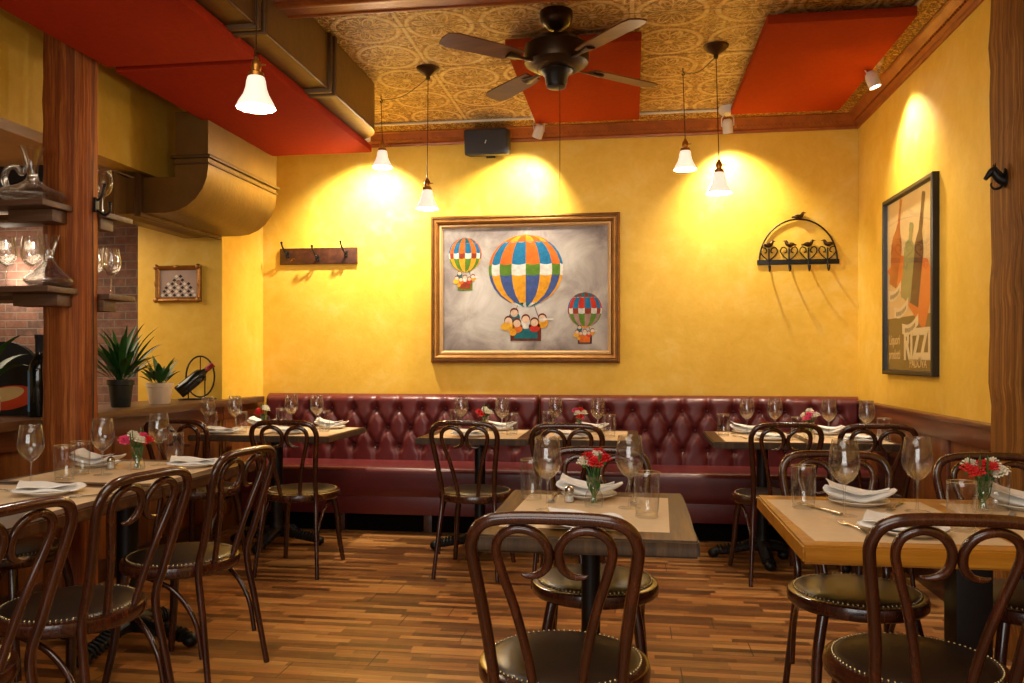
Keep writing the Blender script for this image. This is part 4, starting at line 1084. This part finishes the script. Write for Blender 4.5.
def canvas_mat():
    m = M('grey_painted_canvas', lc(150,140,128), 0.6)
    v = m.coord('Object'); x, y, z = m.xyz(v)
    n = m.noise(v, 2.4, 6, 0.65, 0.8)
    e = ((x/0.66).abs().pow(3.0)).max((z/0.5).abs().pow(3.0)).min(1.0)
    f = n-e*0.28+0.05
    m.base(m.ramp(f, [(0.16, lc(84,70,72)), (0.34, lc(134,124,120)), (0.48, lc(166,158,150)), (0.66, lc(194,189,184))]))
    m.bump(m.noise(v, 160, 2), 0.0008, 0.5)
    return m.m
MAT['canvas'] = canvas_mat()
cv = MB().ext(-PW/2+0.075, PW/2-0.075, -0.014, -0.002, -PH/2+0.075, PH/2-0.075, 'canvas').obj('canvas', pt, smooth=False)
for k, c in dict(p_orange=(228,112,34), p_blue=(30,118,164), p_green=(92,132,36), p_white=(226,222,212), p_amber=(236,164,34), p_indigo=(66,88,150), p_red=(206,52,28), p_teal=(26,108,118), p_brown=(110,44,24), p_skin=(236,200,170), p_yellow=(238,178,50), p_dark=(54,40,38), p_rust=(150,58,28), p_mauve=(170,132,120)).items():
    MAT[k] = plain('paint_'+k[2:], tuple(v*0.72 for v in lc(*c)), 0.6, 0, 0.28, 30, spec=0.2)
def balloon(cx, cz, R, rows, crown, skirt, label, basket, Rz=None, d=0.0155):
    """a painted balloon: rows = [(v0, v1, [colours])] as fractions from the top, gores in perspective"""
    Rz = Rz or R; m = MB(); ng = 8
    def pnt(g, v):
        # g -1..1 across, v 0..1 down; envelope narrows to the mouth
        z = 1-2.0*v
        w = sqrt(max(0, 1-z*z)) if z > 0 else sqrt(1-(0.93*z)**2)
        return (cx+R*w*sin(g*pi/2), cz+Rz*z)
    for v0, v1, cols in rows:
        for i in range(ng):
            g0, g1 = -1+2*i/ng, -1+2*(i+1)/ng
            N = 6; sc = lambda k: 0.018*sin(pi*k/N)
            vs = []
            for k in range(N+1):
                g = g0+(g1-g0)*k/N; a = pnt(g, v0+(sc(k) if v0 > 0.02 else 0)); b = pnt(g, v1+sc(k))
                for s in range(5):
                    q = pnt(g, v0+(sc(k) if v0 > 0.02 else 0)+(v1-v0)*s/4); vs.append((q[0], -d, q[1]))
            fs = [(k*5+s, (k+1)*5+s, (k+1)*5+s+1, k*5+s+1) for k in range(N) for s in range(4)]
            m.add(vs, fs, cols[i % len(cols)])
    # fan of little pennants at the mouth
    wb = R*0.40
    for i in range(6):
        x0, x1 = -wb+2*wb*i/6, -wb+2*wb*(i+1)/6
        m.add([(cx+x0, -d-0.0004, cz-Rz*0.985), (cx+x1, -d-0.0004, cz-Rz*0.985), (cx+x1*0.2, -d-0.0004, cz-Rz*1.12)], [(0, 1, 2)], skirt[i % len(skirt)])
    # basket with passengers
    bw, bh, by = basket[0], basket[1], cz-Rz-basket[2]
    def rect(x0, x1, z0, z1, c, dd=0.0006): m.add([(cx+x0, -d-dd, by+z0), (cx+x1, -d-dd, by+z0), (cx+x1, -d-dd, by+z1), (cx+x0, -d-dd, by+z1)], [(0,1,2,3)], c)
    def disc(x, z, r, c, dd=0.001, sx=1.0): m.add([(cx+x+r*sx*cos(2*pi*i/14), -d-dd, by+z+r*sin(2*pi*i/14)) for i in range(14)], [tuple(range(14))], c)
    for s in (-1, 1): m.add([(cx+s*wb*0.5, -d-0.0003, cz-Rz*0.98), (cx+s*wb*0.5+0.004, -d-0.0003, cz-Rz*0.98), (cx+s*bw/2+0.002, -d-0.0003, by), (cx+s*bw/2-0.002, -d-0.0003, by)], [(0,1,2,3)], 'p_dark')
    rect(-bw/2, bw/2, -bh, 0, basket[3]); rect(-bw/2+bw*0.12, bw/2-bw*0.12, -bh*0.86, -bh*0.12, basket[4], 0.0009)
    rnd = random.Random(int(R*1e4)); r = bw*0.15
    for i, (ox, oz) in enumerate([(-0.75, 0.25), (-0.38, 0.1), (0.0, 0.35), (0.38, 0.15), (0.72, 0.4), (-0.5, 0.75)]):
        x, z = ox*bw*0.75, oz*bh
        disc(x, z-r*0.9, r*1.15, ['p_yellow','p_orange','p_white','p_red','p_amber','p_teal'][i], 0.0012, 1.1)
        disc(x, z+r*0.25, r*0.95, 'p_brown', 0.0014); disc(x, z, r*0.8, 'p_skin', 0.0016)
    disc(-bw*0.62, -bh*0.1, r*0.9, 'p_yellow', 0.0018, 1.5); disc(-bw*0.42, -bh*0.45, r*0.8, 'p_amber', 0.0018)
    rect(bw*0.42, bw*0.9, bh*0.3, bh*0.42, 'p_white', 0.0018)
    return m.obj('balloon', pt, angle=20, label=label)
ox, oz = (px0+px1)/2, (pz0+pz1)/2
balloon(-0.80-ox, 1.925-oz, 0.285, [(0.0, 0.10, ['p_amber', 'p_orange']), (0.10, 0.42, ['p_orange', 'p_blue']), (0.42, 0.58, ['p_green', 'p_white']), (0.58, 0.985, ['p_indigo', 'p_amber'])], None, ['p_white', 'p_teal'], 'large balloon with orange and blue top panels', (0.235, 0.12, 0.165, 'p_brown', 'p_teal'), 0.262)
balloon(-1.270-ox, 2.045-oz, 0.128, [(0.0, 0.16, ['p_teal', 'p_orange']), (0.16, 0.46, ['p_blue', 'p_orange']), (0.46, 0.62, ['p_white', 'p_rust']), (0.62, 0.985, ['p_green', 'p_amber'])], None, ['p_amber', 'p_green'], 'small balloon at the upper left of the canvas', (0.115, 0.075, 0.075, 'p_green', 'p_rust'))
balloon(-0.352-ox, 1.615-oz, 0.128, [(0.0, 0.14, ['p_rust', 'p_teal']), (0.14, 0.46, ['p_blue', 'p_red']), (0.46, 0.62, ['p_rust', 'p_white']), (0.62, 0.985, ['p_mauve', 'p_green'])], None, ['p_orange', 'p_yellow'], 'small balloon at the lower right of the canvas', (0.105, 0.07, 0.062, 'p_dark', 'p_orange'))

# ------------------------------------------------------------------ coat rack, bird rack
cr = thing('coat_rack', 'wooden board with three dark hooks on the yellow back wall', 'coat rack', (-2.45, D, 2.053))
MB().ext(-0.319, 0.319, -0.022, 0, -0.064, 0.064, 'dark_wood', 0.003).obj('board', cr)
for x, z in ((-0.25, 0.02), (0.0, -0.01), (0.232, 0.02)):
    h = MB().box((x, -0.024, z-0.01), (0.022, 0.006, 0.05), 'iron', None, 0.002)
    h.tube(crom([(x, -0.025, z), (x-0.005, -0.06, z+0.005), (x-0.016, -0.095, z+0.05), (x-0.02, -0.10, z+0.075)], 5), 0.0065, 8, 'iron').ball((x-0.02, -0.10, z+0.078), 0.010, 'iron')
    h.tube(crom([(x, -0.025, z-0.015), (x, -0.05, z-0.03), (x, -0.065, z-0.015), (x, -0.066, z)], 5), 0.0055, 8, 'iron').ball((x, -0.066, z+0.003), 0.008, 'iron')
    h.obj('hook', cr)
MB().tube([(-0.232, -0.024, -0.045), (-0.212, -0.024, -0.022), (-0.19, -0.024, -0.022)], 0.003, 6, 'brass').tube([(-0.225, -0.024, -0.035), (-0.205, -0.024, -0.035)], 0.003, 6, 'brass').obj('badge', cr)

br = thing('bird_coat_rack', 'arched black iron coat rack with five little birds', 'coat rack', (1.192, D, 1.945))
MB().ext(-0.287, 0.287, -0.012, 0, -0.018, 0.018, 'iron', 0.002).obj('rail', br)
MB().tube([(-0.272*cos(pi*i/28), -0.012, 0.005+0.305*sin(pi*i/28)) for i in range(29)], 0.006, 8, 'iron').obj('arch', br, angle=80)
def bird(x, z, s, flip):
    m = MB(); f = -1 if flip else 1
    body = crom([(f*-0.052, 0, 0.004), (f*-0.03, 0, 0.006), (f*-0.008, 0, 0.004), (f*0.014, 0, 0.012), (f*0.026, 0, 0.032), (f*0.036, 0, 0.036)], 5)
    m.tube(body, lerp_list([0.006, 0.010, 0.019, 0.017, 0.0125, 0.006], 5), 10, 'bronze', flat=0.9)
    m.tube([(f*0.034, 0, 0.036), (f*0.052, 0, 0.034)], [0.005, 0.0005], 6, 'bronze')
    m.ball((f*-0.012, -0.014, 0.01), 0.018, 'bronze', None, 10, 6, (1.4, 0.4, 0.7))
    T = Matrix.Translation((x, -0.02, z)) @ Matrix.Scale(s, 4)
    b = MB(); b.add(m.v, m.f, 'bronze', T); b.obj('bird', br, angle=80)
xs = [-0.205, -0.063, 0.072, 0.205]
for k, x in enumerate(xs):
    bird(x, 0.118, 0.95, k % 2 == 1)
    h = MB().tube([(x, -0.012, 0.10), (x, -0.012, -0.02), (x, -0.02, -0.05), (x, -0.045, -0.068), (x, -0.07, -0.055), (x, -0.075, -0.03)], 0.0055, 8, 'iron')
    h.obj('hook', br, angle=80)
    q = MB()
    for s in (-1, 1): q.tube(crom([(x, -0.01, 0.01), (x+s*0.04, -0.01, 0.045), (x+s*0.06, -0.01, 0.08), (x+s*0.045, -0.01, 0.108), (x+s*0.02, -0.01, 0.098), (x+s*0.016, -0.01, 0.075), (x+s*0.03, -0.01, 0.068)], 5), 0.0042, 6, 'iron')
    q.obj('heart_scroll', br, angle=80)
bird(0.005, 0.318, 1.0, False)

# ------------------------------------------------------------------ poster on the right wall
yA, yB, z0, z1 = 4.62, 5.50, 1.145, 2.235
po = thing('framed_poster', 'black framed vintage drinks poster on the yellow side wall', 'poster', (XR, (yA+yB)/2, (z0+z1)/2), pi/2)
# local: x runs along the wall away from us reversed, -y out of the wall
PW, PH = yB-yA, z1-z0
po.rotation_euler = (0, 0, -pi/2)
frame(po, 'frame', PW, PH, [(0, 0), (0, 0.034), (0.006, 0.038), (0.022, 0.038), (0.028, 0.03), (0.032, 0.0)], 'black_frame')
MAT['paper'] = plain('aged_poster_paper', lc(222,186,128), 0.6, 0, 0.06, 4)
MAT['ink_brown'] = plain('poster_olive_brown', lc(128,100,48), 0.6, 0, 0.05, 4)
MAT['ink_orange'] = plain('poster_orange', lc(216,112,36), 0.6, 0, 0.05, 4)
MAT['ink_cream'] = plain('poster_cream', lc(228,206,160), 0.6, 0, 0.03, 4)
MAT['ink_amber'] = plain('poster_amber', lc(178,92,30), 0.6, 0, 0.12, 8)
MAT['ink_green'] = plain('poster_olive_green', lc(150,142,84), 0.6, 0, 0.12, 8)
MAT['ink_dark'] = plain('poster_dark_brown', lc(88,46,24), 0.6, 0, 0.12, 8)
ppr = MB().ext(-PW/2+0.03, PW/2-0.03, -0.012, -0.004, -PH/2+0.03, PH/2-0.03, 'paper').obj('paper', po, smooth=False)
def flat(poly, mat, d, name, lab=None, parent=po):
    return MB().add([(x, -d, z) for x, z in poly], [tuple(range(len(poly)))], mat).obj(name, parent, smooth=False, label=lab)
a = PW/2-0.03; b = PH/2-0.03
flat([(-a, -b), (a, -b), (a, -0.20), (-a, -0.20)], 'ink_brown', 0.0124, 'printed_band', 'olive brown band behind the lettering')
flat([(-a, 0.10), (0.25, -0.36+0.06), (a, -0.02), (0.30, 0.10), (-0.2, 0.18)], 'ink_orange', 0.0128, 'printed_diamond', 'orange diamond behind the bottles')
def bottle_poly(cx, cz, s, lean, kind):
    half = {'round': [(0.012, 0.62), (0.017, 0.61), (0.017, 0.58), (0.013, 0.57), (0.016, 0.45), (0.03, 0.40), (0.062, 0.34), (0.075, 0.27), (0.07, 0.2), (0.055, 0.12), (0.06, 0.06), (0.05, 0.0)],
            'slim': [(0.014, 0.66), (0.019, 0.65), (0.019, 0.61), (0.015, 0.60), (0.019, 0.44), (0.045, 0.36), (0.052, 0.32), (0.052, 0.0)],
            'square': [(0.016, 0.46), (0.024, 0.45), (0.024, 0.41), (0.018, 0.40), (0.02, 0.36), (0.055, 0.33), (0.06, 0.30), (0.056, 0.0)]}[kind]
    p = [(x, z) for x, z in half]+[(-x, z) for x, z in reversed(half)]
    c, q = cos(lean), sin(lean)
    return [(cx+s*(x*1.55*c+z*q), cz+s*(z*c-x*1.55*q)) for x, z in p]
flat(bottle_poly(-0.30, 0.0, 0.86, 0.30, 'round'), 'ink_amber', 0.0134, 'printed_bottle', 'amber round bottle')
flat(bottle_poly(-0.06, -0.10, 0.98, 0.24, 'square'), 'ink_green', 0.0138, 'printed_bottle', 'olive square bottle')
flat(bottle_poly(0.08, -0.14, 0.97, 0.26, 'slim'), 'ink_dark', 0.0136, 'printed_bottle', 'dark slim bottle')
for (x, z, w_) in ((-0.26, -0.03, 0.24), (-0.14, -0.14, 0.26), (0.02, -0.245, 0.28)):
    top = [(x-w_/2+w_*i/10, z+0.03+0.045*(i/10-0.5)-0.03*sin(pi*i/10)) for i in range(11)]
    flat([(p[0], p[1]-0.062) for p in top]+list(reversed(top)), 'ink_cream', 0.0142, 'printed_ribbon', 'cream ribbon below a bottle')
def text_mesh(body, size, mat, parent, loc, rot, name, sx=1.0, extrude=0.0004, lab=None, offset=0.0):
    c = bpy.data.curves.new(name, 'FONT'); c.body = body; c.size = size; c.extrude = extrude; c.offset = offset; c.align_x = 'CENTER'; c.align_y = 'CENTER'; c.resolution_u = 3
    tmp = bpy.data.objects.new('tmp', c); COL.objects.link(tmp)
    dg = bpy.context.evaluated_depsgraph_get(); me = bpy.data.meshes.new_from_object(tmp.evaluated_get(dg))
    bpy.data.objects.remove(tmp)
    me.materials.clear(); me.materials.append(MAT[mat])
    for v in me.vertices: v.co.x *= sx
    o = bpy.data.objects.new(name, me); COL.objects.link(o); o.parent = parent; o.location = loc; o.rotation_euler = rot
    if lab: o['label'] = lab
    return o
R90 = (pi/2, 0, 0)
def bold(body, size, x, z, mat, sx=1.0, w=0.0, nm='lettering'):
    c = text_mesh(body, size, mat, po, (x, -0.0136, z), R90, nm, sx, offset=w)
    return c
bold('RIZZI', 0.235, 0.13, -0.375, 'ink_cream', 0.80, 0.011)
bold('PADOVA', 0.070, 0.15, -0.478, 'paper', 1.0, 0.001)
bold('Liquori', 0.085, -0.265, -0.335, 'paper', 0.85, 0.001); bold('prodotti', 0.085, -0.265, -0.425, 'paper', 0.75, 0.001)
for x, z, r_ in ((-0.26, -0.055, 0.10), (-0.14, -0.165, 0.10), (0.02, -0.27, 0.10)):
    q = MB()
    for i in range(9):
        u = x-0.085+0.02*i; zz = z+(u-x)*0.16-0.01*sin(pi*i/8)
        q.add([(u, -0.0146, zz-0.013), (u+0.011, -0.0146, zz-0.011+0.004*(i % 3)), (u+0.012, -0.0146, zz+0.016), (u+0.003*(i % 2), -0.0146, zz+0.013)], [(0, 1, 2, 3)], 'ink_dark')
    q.obj('ribbon_lettering', po, smooth=False)
MB().ext(-PW/2+0.03, PW/2-0.03, -0.019, -0.017, -PH/2+0.03, PH/2-0.03, 'pane').obj('glazing', po, smooth=False)

# ------------------------------------------------------------------ small picture on the pier
sx0, sx1, sz0, sz1 = -3.425, -3.075, 1.655, 1.916
sm = thing('small_picture', 'small ornate gilt framed picture of a chequered figure on the pier', 'picture', ((sx0+sx1)/2, 5.537, (sz0+sz1)/2))
frame(sm, 'frame', sx1-sx0, sz1-sz0, [(0, 0), (0, 0.025), (0.008, 0.038), (0.018, 0.034), (0.03, 0.02), (0.036, 0.0)], 'gilt')
orn = MB()
for s in (-1, 1):
    for q in (-1, 1): orn.ball((s*0.163, -0.034, q*0.119), 0.018, 'gilt', None, 10, 8, (1.2, 0.6, 1.2))
    orn.ball((0, -0.034, s*0.12), 0.012, 'gilt', None, 10, 8, (2.2, 0.6, 1)); orn.ball((s*0.165, -0.034, 0), 0.012, 'gilt', None, 10, 8, (1, 0.6, 2.2))
orn.obj('corner_ornament', sm)
MAT['pic_ground'] = plain('picture_ground', lc(176,150,138), 0.6)
MB().ext(-0.142, 0.142, -0.012, -0.004, -0.097, 0.097, 'pic_ground').obj('canvas', sm, smooth=False)
m = MB(); k = 0.032
for r in range(6):
    for c in range(-5, 6):
        x, z = c*k*0.98+(k/2 if r % 2 else 0), -0.084+r*k*0.85
        if abs(x) < min(0.134, 0.172-r*0.028) and z < 0.085:
            m.add([(x-k*0.5, -0.0125, z), (x, -0.0125, z-k*0.42*0.9+0.001), (x+k*0.5, -0.0125, z), (x, -0.0125, z+k*0.42)], [(0,1,2,3)], 'black_matte' if (c+r) % 2 else 'china')
m.add([(0.018*cos(2*pi*i/12), -0.013, 0.012+0.018*sin(2*pi*i/12)) for i in range(12)], [tuple(range(12))], 'p_mauve')
m.obj('painted_figure', sm, smooth=False)

# ------------------------------------------------------------------ ledge: plants, bottle rack
def leaf(m, base, a, L, wdt, bend, mat, elev=70, n=10):
    """a lance-shaped leaf leaving base at elev degrees and curving over by bend degrees"""
    d = Vector((cos(a), sin(a), 0)); side = Vector((-sin(a), cos(a), 0)); p = Vector(base); vs = []
    for i in range(n+1):
        t = i/n; e = radians(elev-bend*t**1.6)
        if i: p = p+(d*cos(e)+Vector((0, 0, sin(e))))*(L/n)
        w_ = wdt*(0.13 if t < 0.2 else 0.13+0.87*sin(pi*((t-0.2)/0.8)**0.85)) if i < n else 0.0005
        up = Vector((-d.x*sin(e), -d.y*sin(e), cos(e)))
        vs += [p+side*w_+up*w_*0.3, p, p-side*w_+up*w_*0.3]
    fs = []
    for i in range(n): fs += [(i*3, i*3+1, i*3+4, i*3+3), (i*3+1, i*3+2, i*3+5, i*3+4)]
    m.add(vs, fs, mat)
def potted(name, label, loc, pr, ph, potmat, nl, L, wdt, mat, seed, tilt=(0.2, 0.9), rim=True):
    t = thing(name, label, 'potted plant', loc)
    p = MB().lathe([(0, 0), (pr*0.72, 0), (pr*0.75, 0.004), (pr*0.93, ph*0.80), (pr*(1.05 if rim else 0.97), ph*0.81), (pr*(1.07 if rim else 1.0), ph), (pr*0.96, ph), (pr*0.92, ph*0.86), (0, ph*0.86)], 32, potmat)
    p.obj('pot', t)
    MB().lathe([(0, ph*0.885), (pr*0.6, ph*0.88), (pr*0.92, ph*0.865)], 24, 'soil').obj('soil', t)
    rnd = random.Random(seed); m = MB(); st = MB()
    for i in range(nl):
        a = 2*pi*(i*0.618)+rnd.uniform(-0.3, 0.3); r0 = pr*0.5*rnd.random(); k = (i+0.5)/nl
        ln = L*(0.62+0.40*rnd.random())*(1-0.25*k)
        leaf(m, (r0*cos(a), r0*sin(a), ph*0.87), a, ln, wdt*(0.75+0.4*rnd.random()), tilt[1]*(0.4+0.8*rnd.random()), mat if rnd.random() < 0.6 else 'leafgreen', 88-tilt[0]*k+rnd.uniform(-6, 6))
    m.obj('foliage', t, angle=80)
    return t
potted('potted_lily', 'bushy lance-leaved plant in a dark green pot on the ledge', (-3.05, 4.55, 0.95), 0.073, 0.165, 'pot_dark', 58, 0.40, 0.017, 'leafdark', 11, (48, 42))
potted('potted_fern', 'smaller leafy plant in a cream pot on the ledge', (-3.03, 4.93, 0.95), 0.085, 0.135, 'pot_white', 26, 0.215, 0.019, 'leafdark', 5, (45, 30), False)
bh = thing('bottle_holder', 'black wire hoop holder cradling a wine bottle on the ledge', 'bottle holder', (-3.05, 5.43, 0.95), radians(-55))
m = MB().tube([(0, 0.02+0.095*cos(2*pi*i/30), 0.165+0.145*sin(2*pi*i/30)) for i in range(30)], 0.006, 8, 'iron', closed=True)
m.obj('hoop', bh, angle=80)
MB().tube(crom([(-0.04, -0.10, 0.006), (-0.04, 0.10, 0.006), (0.04, 0.10, 0.006), (0.04, -0.10, 0.006)], 5, True), 0.005, 8, 'iron', closed=True).obj('base', bh, angle=80)
q = MB()
for y, z in ((-0.06, 0.085), (0.05, 0.175)):
    q.tube([(0.045*cos(pi*i/12), y, z-0.0+0.045*-sin(pi*i/12)) for i in range(13)], 0.004, 6, 'iron')
    q.tube([(0, y, z-0.045), (0, y, 0.006)], 0.005, 6, 'iron')
q.tube([(0, 0.02, 0.31), (0, 0.02, 0.18)], 0.004, 6, 'iron')
q.obj('cradle', bh, angle=80)
BOT = [(0, 0), (0.034, 0), (0.038, 0.006), (0.038, 0.17), (0.034, 0.195), (0.018, 0.22), (0.0145, 0.235), (0.0145, 0.285), (0.0165, 0.287), (0.0165, 0.297), (0, 0.298)]
def bottle(name, label, loc, s=1.0, foil='foil', lab='label', rot=None, lw=1.3, lz=(0.055, 0.14)):
    t = thing(name, label, 'wine bottle', loc)
    MB().lathe([(r*s, z*s) for r, z in BOT], 28, 'bottle').obj('body', t)
    MB().lathe([(0.0152*s, 0.235*s), (0.0154*s, 0.283*s), (0.0174*s, 0.286*s), (0.0174*s, 0.299*s), (0, 0.2995*s)], 20, foil).obj('capsule', t, label='capsule over the neck')
    MB().lathe([(0.0384*s, lz[0]*s), (0.0384*s, lz[1]*s)], 20, lab, a0=-lw-pi/2, a1=lw-pi/2).obj('bottle_patch', t)  # paper label; on the tall bottle a painted reflection strip
    if rot: t.rotation_euler = rot
    return t
wbt = bottle('wine_bottle', 'dark wine bottle with red capsule lying tilted in the wire holder', (-3.05, 5.43, 0.95), 1.02, 'foil', 'black_matte')
for ch_ in wbt.children: ch_.scale = (1.22, 1.22, 1.0)
axis = (bh.matrix_basis.to_3x3() @ Vector((0, 0.11, 0.096))).normalized()
c0 = Vector((-3.05, 5.43, 0.95))+bh.matrix_basis.to_3x3() @ Vector((0, -0.125, 0.052))
wbt.location = c0; wbt.rotation_euler = axis.to_track_quat('Z', 'Y').to_euler()
bottle('wine_bottle', 'tall dark bottle with painted blue glint beside the timber post', (-2.95, 3.74, 0.95), 1.38, 'black_matte', 'blue_glint', (0, 0, radians(-40)), 0.4, (0.02, 0.168))
tr = thing('arched_tray', 'black arched tray with orange and cream shape behind the bottle', 'tray', (-3.19, 3.80, 0.95))
apts = [(-0.22, 0.0), (0.22, 0.0), (0.22, 0.16)]+[(0.22*cos(radians(a_)), 0.16+0.22*sin(radians(a_))) for a_ in range(10, 180, 10)]+[(-0.22, 0.16)]
MB().prism(apts, -0.012, 0.012, 'black_matte', Matrix.Rotation(pi/2, 4, 'X')).obj('panel', tr)
def blob(cx, cz, rx, rz, mat, d): return MB().prism([(cx+rx*cos(2*pi*i/24), cz+rz*sin(2*pi*i/24)+0.02*cos(2*pi*i/24)) for i in range(24)], 0.012, d, mat, Matrix.Rotation(pi/2, 4, 'X'))
blob(0.02, 0.09, 0.165, 0.062, 'tray_red', 0.0135).obj('painted_shape', tr, label='orange red crescent')
blob(0.0, 0.108, 0.115, 0.036, 'tray_cream', 0.0145).obj('painted_shape', tr, label='cream oval')
pp = thing('potted_plant', 'broad-leaved plant in a white pot at the edge of the bar ledge', 'potted plant', (-3.02, 3.47, 0.95))
MB().lathe([(0, 0), (0.05, 0), (0.06, 0.05), (0.062, 0.11), (0.058, 0.11), (0.055, 0.06), (0, 0.05)], 28, 'pot_white').obj('pot', pp)
MB().lathe([(0, 0.1), (0.057, 0.098)], 20, 'soil').obj('soil', pp)
m = MB()
for a_, L_, w_, dr, tl in ((0.3, 0.27, 0.045, 75, 72), (1.0, 0.30, 0.05, 60, 75), (-0.7, 0.22, 0.04, 80, 65), (2.2, 0.3, 0.045, 50, 70), (3.6, 0.3, 0.04, 60, 68), (0.5, 0.36, 0.055, 50, 85), (4.6, 0.22, 0.04, 50, 70)):
    leaf(m, (0, 0, 0.1), a_, L_, w_, dr, 'leafgreen', tl)
m.obj('foliage', pp, angle=80)

# ------------------------------------------------------------------ shelves by the post, with glassware
def shelf(x0, x1, y0, y1, z, label):
    t = thing('wooden_shelf', label, 'shelf', ((x0+x1)/2, (y0+y1)/2, z))
    hx, hy = (x1-x0)/2, (y1-y0)/2
    MB().ext(-hx, hx, -hy, hy, -0.028, 0, 'shelf', 0.004).obj('board', t)
    MB().ext(hx-0.26, hx-0.03, hy-0.10 if y0 < 3.6 else -hy, hy if y0 < 3.6 else -hy+0.10, -0.085, -0.028, 'shelf', 0.004).obj('bracket', t)
    return t
shelf(-3.45, -2.625, 3.345, 3.548, 1.965, 'upper wooden shelf carrying the swan-necked decanter')
shelf(-3.45, -2.600, 3.345, 3.548, 1.572, 'lower wooden shelf carrying wine glasses and a decanter')
shelf(-3.30, -2.56, 3.704, 3.92, 1.965, 'upper wooden shelf on the plant side of the post')
shelf(-3.30, -2.545, 3.704, 3.92, 1.562, 'lower wooden shelf on the plant side of the post')
for x, y, z, lab in [(-2.895, 3.45, 1.5725, 'wine glass on the lower shelf, nearest the frame edge'), (-2.785, 3.475, 1.5725, 'wine glass on the lower shelf, touching the decanter'), (-2.62, 3.83, 1.5625, 'wine glass on the shelf beside the brick, past the post'), (-2.70, 3.80, 1.5625, 'wine glass half hidden by the post on the far shelf'), (-2.665, 3.83, 1.9655, 'wine glass on the upper shelf past the post')]:
    wine((x, y, z), 0, lab, 'shelf wine glasses')
def decanter(name, label, loc, prof):
    t = thing(name, label, 'decanter', loc)
    MB().lathe(prof, 36, 'glass').obj('body', t, angle=80)
    return t
dec = decanter('wine_decanter', 'wide-bottomed glass decanter on the lower shelf', (-2.672, 3.445, 1.5725), [(0, 0), (0.055, 0.0), (0.09, 0.008), (0.105, 0.025), (0.10, 0.04), (0.06, 0.075), (0.03, 0.11), (0.022, 0.14), (0.026, 0.18), (0.045, 0.24), (0.043, 0.2405), (0.024, 0.18), (0.02, 0.14), (0.028, 0.11), (0.058, 0.076), (0.097, 0.04), (0.10, 0.026), (0.085, 0.011), (0, 0.008)])
MB().lathe([(0, 0.0095), (0.085, 0.012), (0.098, 0.022), (0, 0.022)], 32, 'glass').obj('base_glass', dec)
d2 = decanter('swan_decanter', 'swan-necked glass decanter with loop handle on the upper shelf', (-2.755, 3.445, 1.9655), [(0, 0), (0.07, 0.0), (0.125, 0.012), (0.145, 0.03), (0.13, 0.05), (0.07, 0.075), (0.03, 0.10), (0.022, 0.13), (0.026, 0.18), (0.05, 0.26), (0.048, 0.2605), (0.024, 0.18), (0.02, 0.13), (0.028, 0.10), (0.068, 0.073), (0.126, 0.048), (0.14, 0.03), (0.12, 0.015), (0, 0.01)])
MB().tube(crom([(-0.03, 0, 0.10), (-0.075, 0, 0.07), (-0.125, 0, 0.075), (-0.145, 0, 0.12), (-0.125, 0, 0.165), (-0.085, 0, 0.17), (-0.055, 0, 0.14), (-0.035, 0, 0.17), (-0.05, 0, 0.23), (-0.065, 0, 0.265)], 5), lerp_list([0.012, 0.013, 0.014, 0.014, 0.014, 0.014, 0.013, 0.012, 0.010, 0.006], 5), 10, 'glass').obj('handle', d2, angle=80)

# ------------------------------------------------------------------ hooks on the posts
hk = thing('coat_hook', 'black twisted iron coat hook on the reddish post', 'coat hook', (-2.585, 3.66, 1.99))
MB().ext(-0.004, 0.008, -0.015, 0.015, -0.035, 0.035, 'iron', 0.002).obj('backplate', hk)
MB().tube(crom([(0.0, 0, -0.02), (0.045, 0, -0.05), (0.075, 0, -0.03), (0.075, 0, 0.0)], 5), 0.006, 8, 'iron').tube(crom([(0.0, 0, 0.02), (0.03, 0, 0.04), (0.045, 0, 0.09)], 5), 0.006, 8, 'iron').ball((0.075, 0, 0.005), 0.009, 'iron').ball((0.046, 0, 0.095), 0.009, 'iron').obj('hook', hk, angle=80)
hh = thing('horse_head_hook', 'black cast horse head coat hook on the rough post', 'coat hook', (1.528, 3.66, 1.99))
hh.scale = (0.72, 0.72, 0.72)
m = MB().ball((0, 0, 0), 0.05, 'iron', None, 14, 8, (0.22, 0.8, 1.15))
m.obj('backplate', hh)
m = MB().tube(crom([(-0.005, 0, -0.015), (-0.03, 0, 0.0), (-0.05, 0, 0.025), (-0.062, 0, 0.048)], 5), lerp_list([0.030, 0.027, 0.022, 0.018], 5), 12, 'iron')
m.tube(crom([(-0.052, 0, 0.052), (-0.072, 0, 0.038), (-0.095, 0, 0.008), (-0.104, 0, -0.004)], 5), lerp_list([0.019, 0.0195, 0.013, 0.0115], 5), 12, 'iron')
for s in (-1, 1): m.tube([(-0.055, s*0.010, 0.062), (-0.053, s*0.013, 0.088)], [0.006, 0.001], 6, 'iron')
m.tube(crom([(-0.058, 0, 0.070), (-0.035, 0, 0.045), (-0.012, 0, 0.02)], 4), 0.008, 8, 'iron')
m.obj('horse_head', hh, angle=80)
MB().tube(crom([(-0.004, 0, -0.03), (-0.025, 0, -0.055), (-0.055, 0, -0.06), (-0.072, 0, -0.042), (-0.070, 0, -0.025)], 5), lerp_list([0.008, 0.008, 0.007, 0.006, 0.005], 5), 8, 'iron').obj('hook', hh, angle=80)
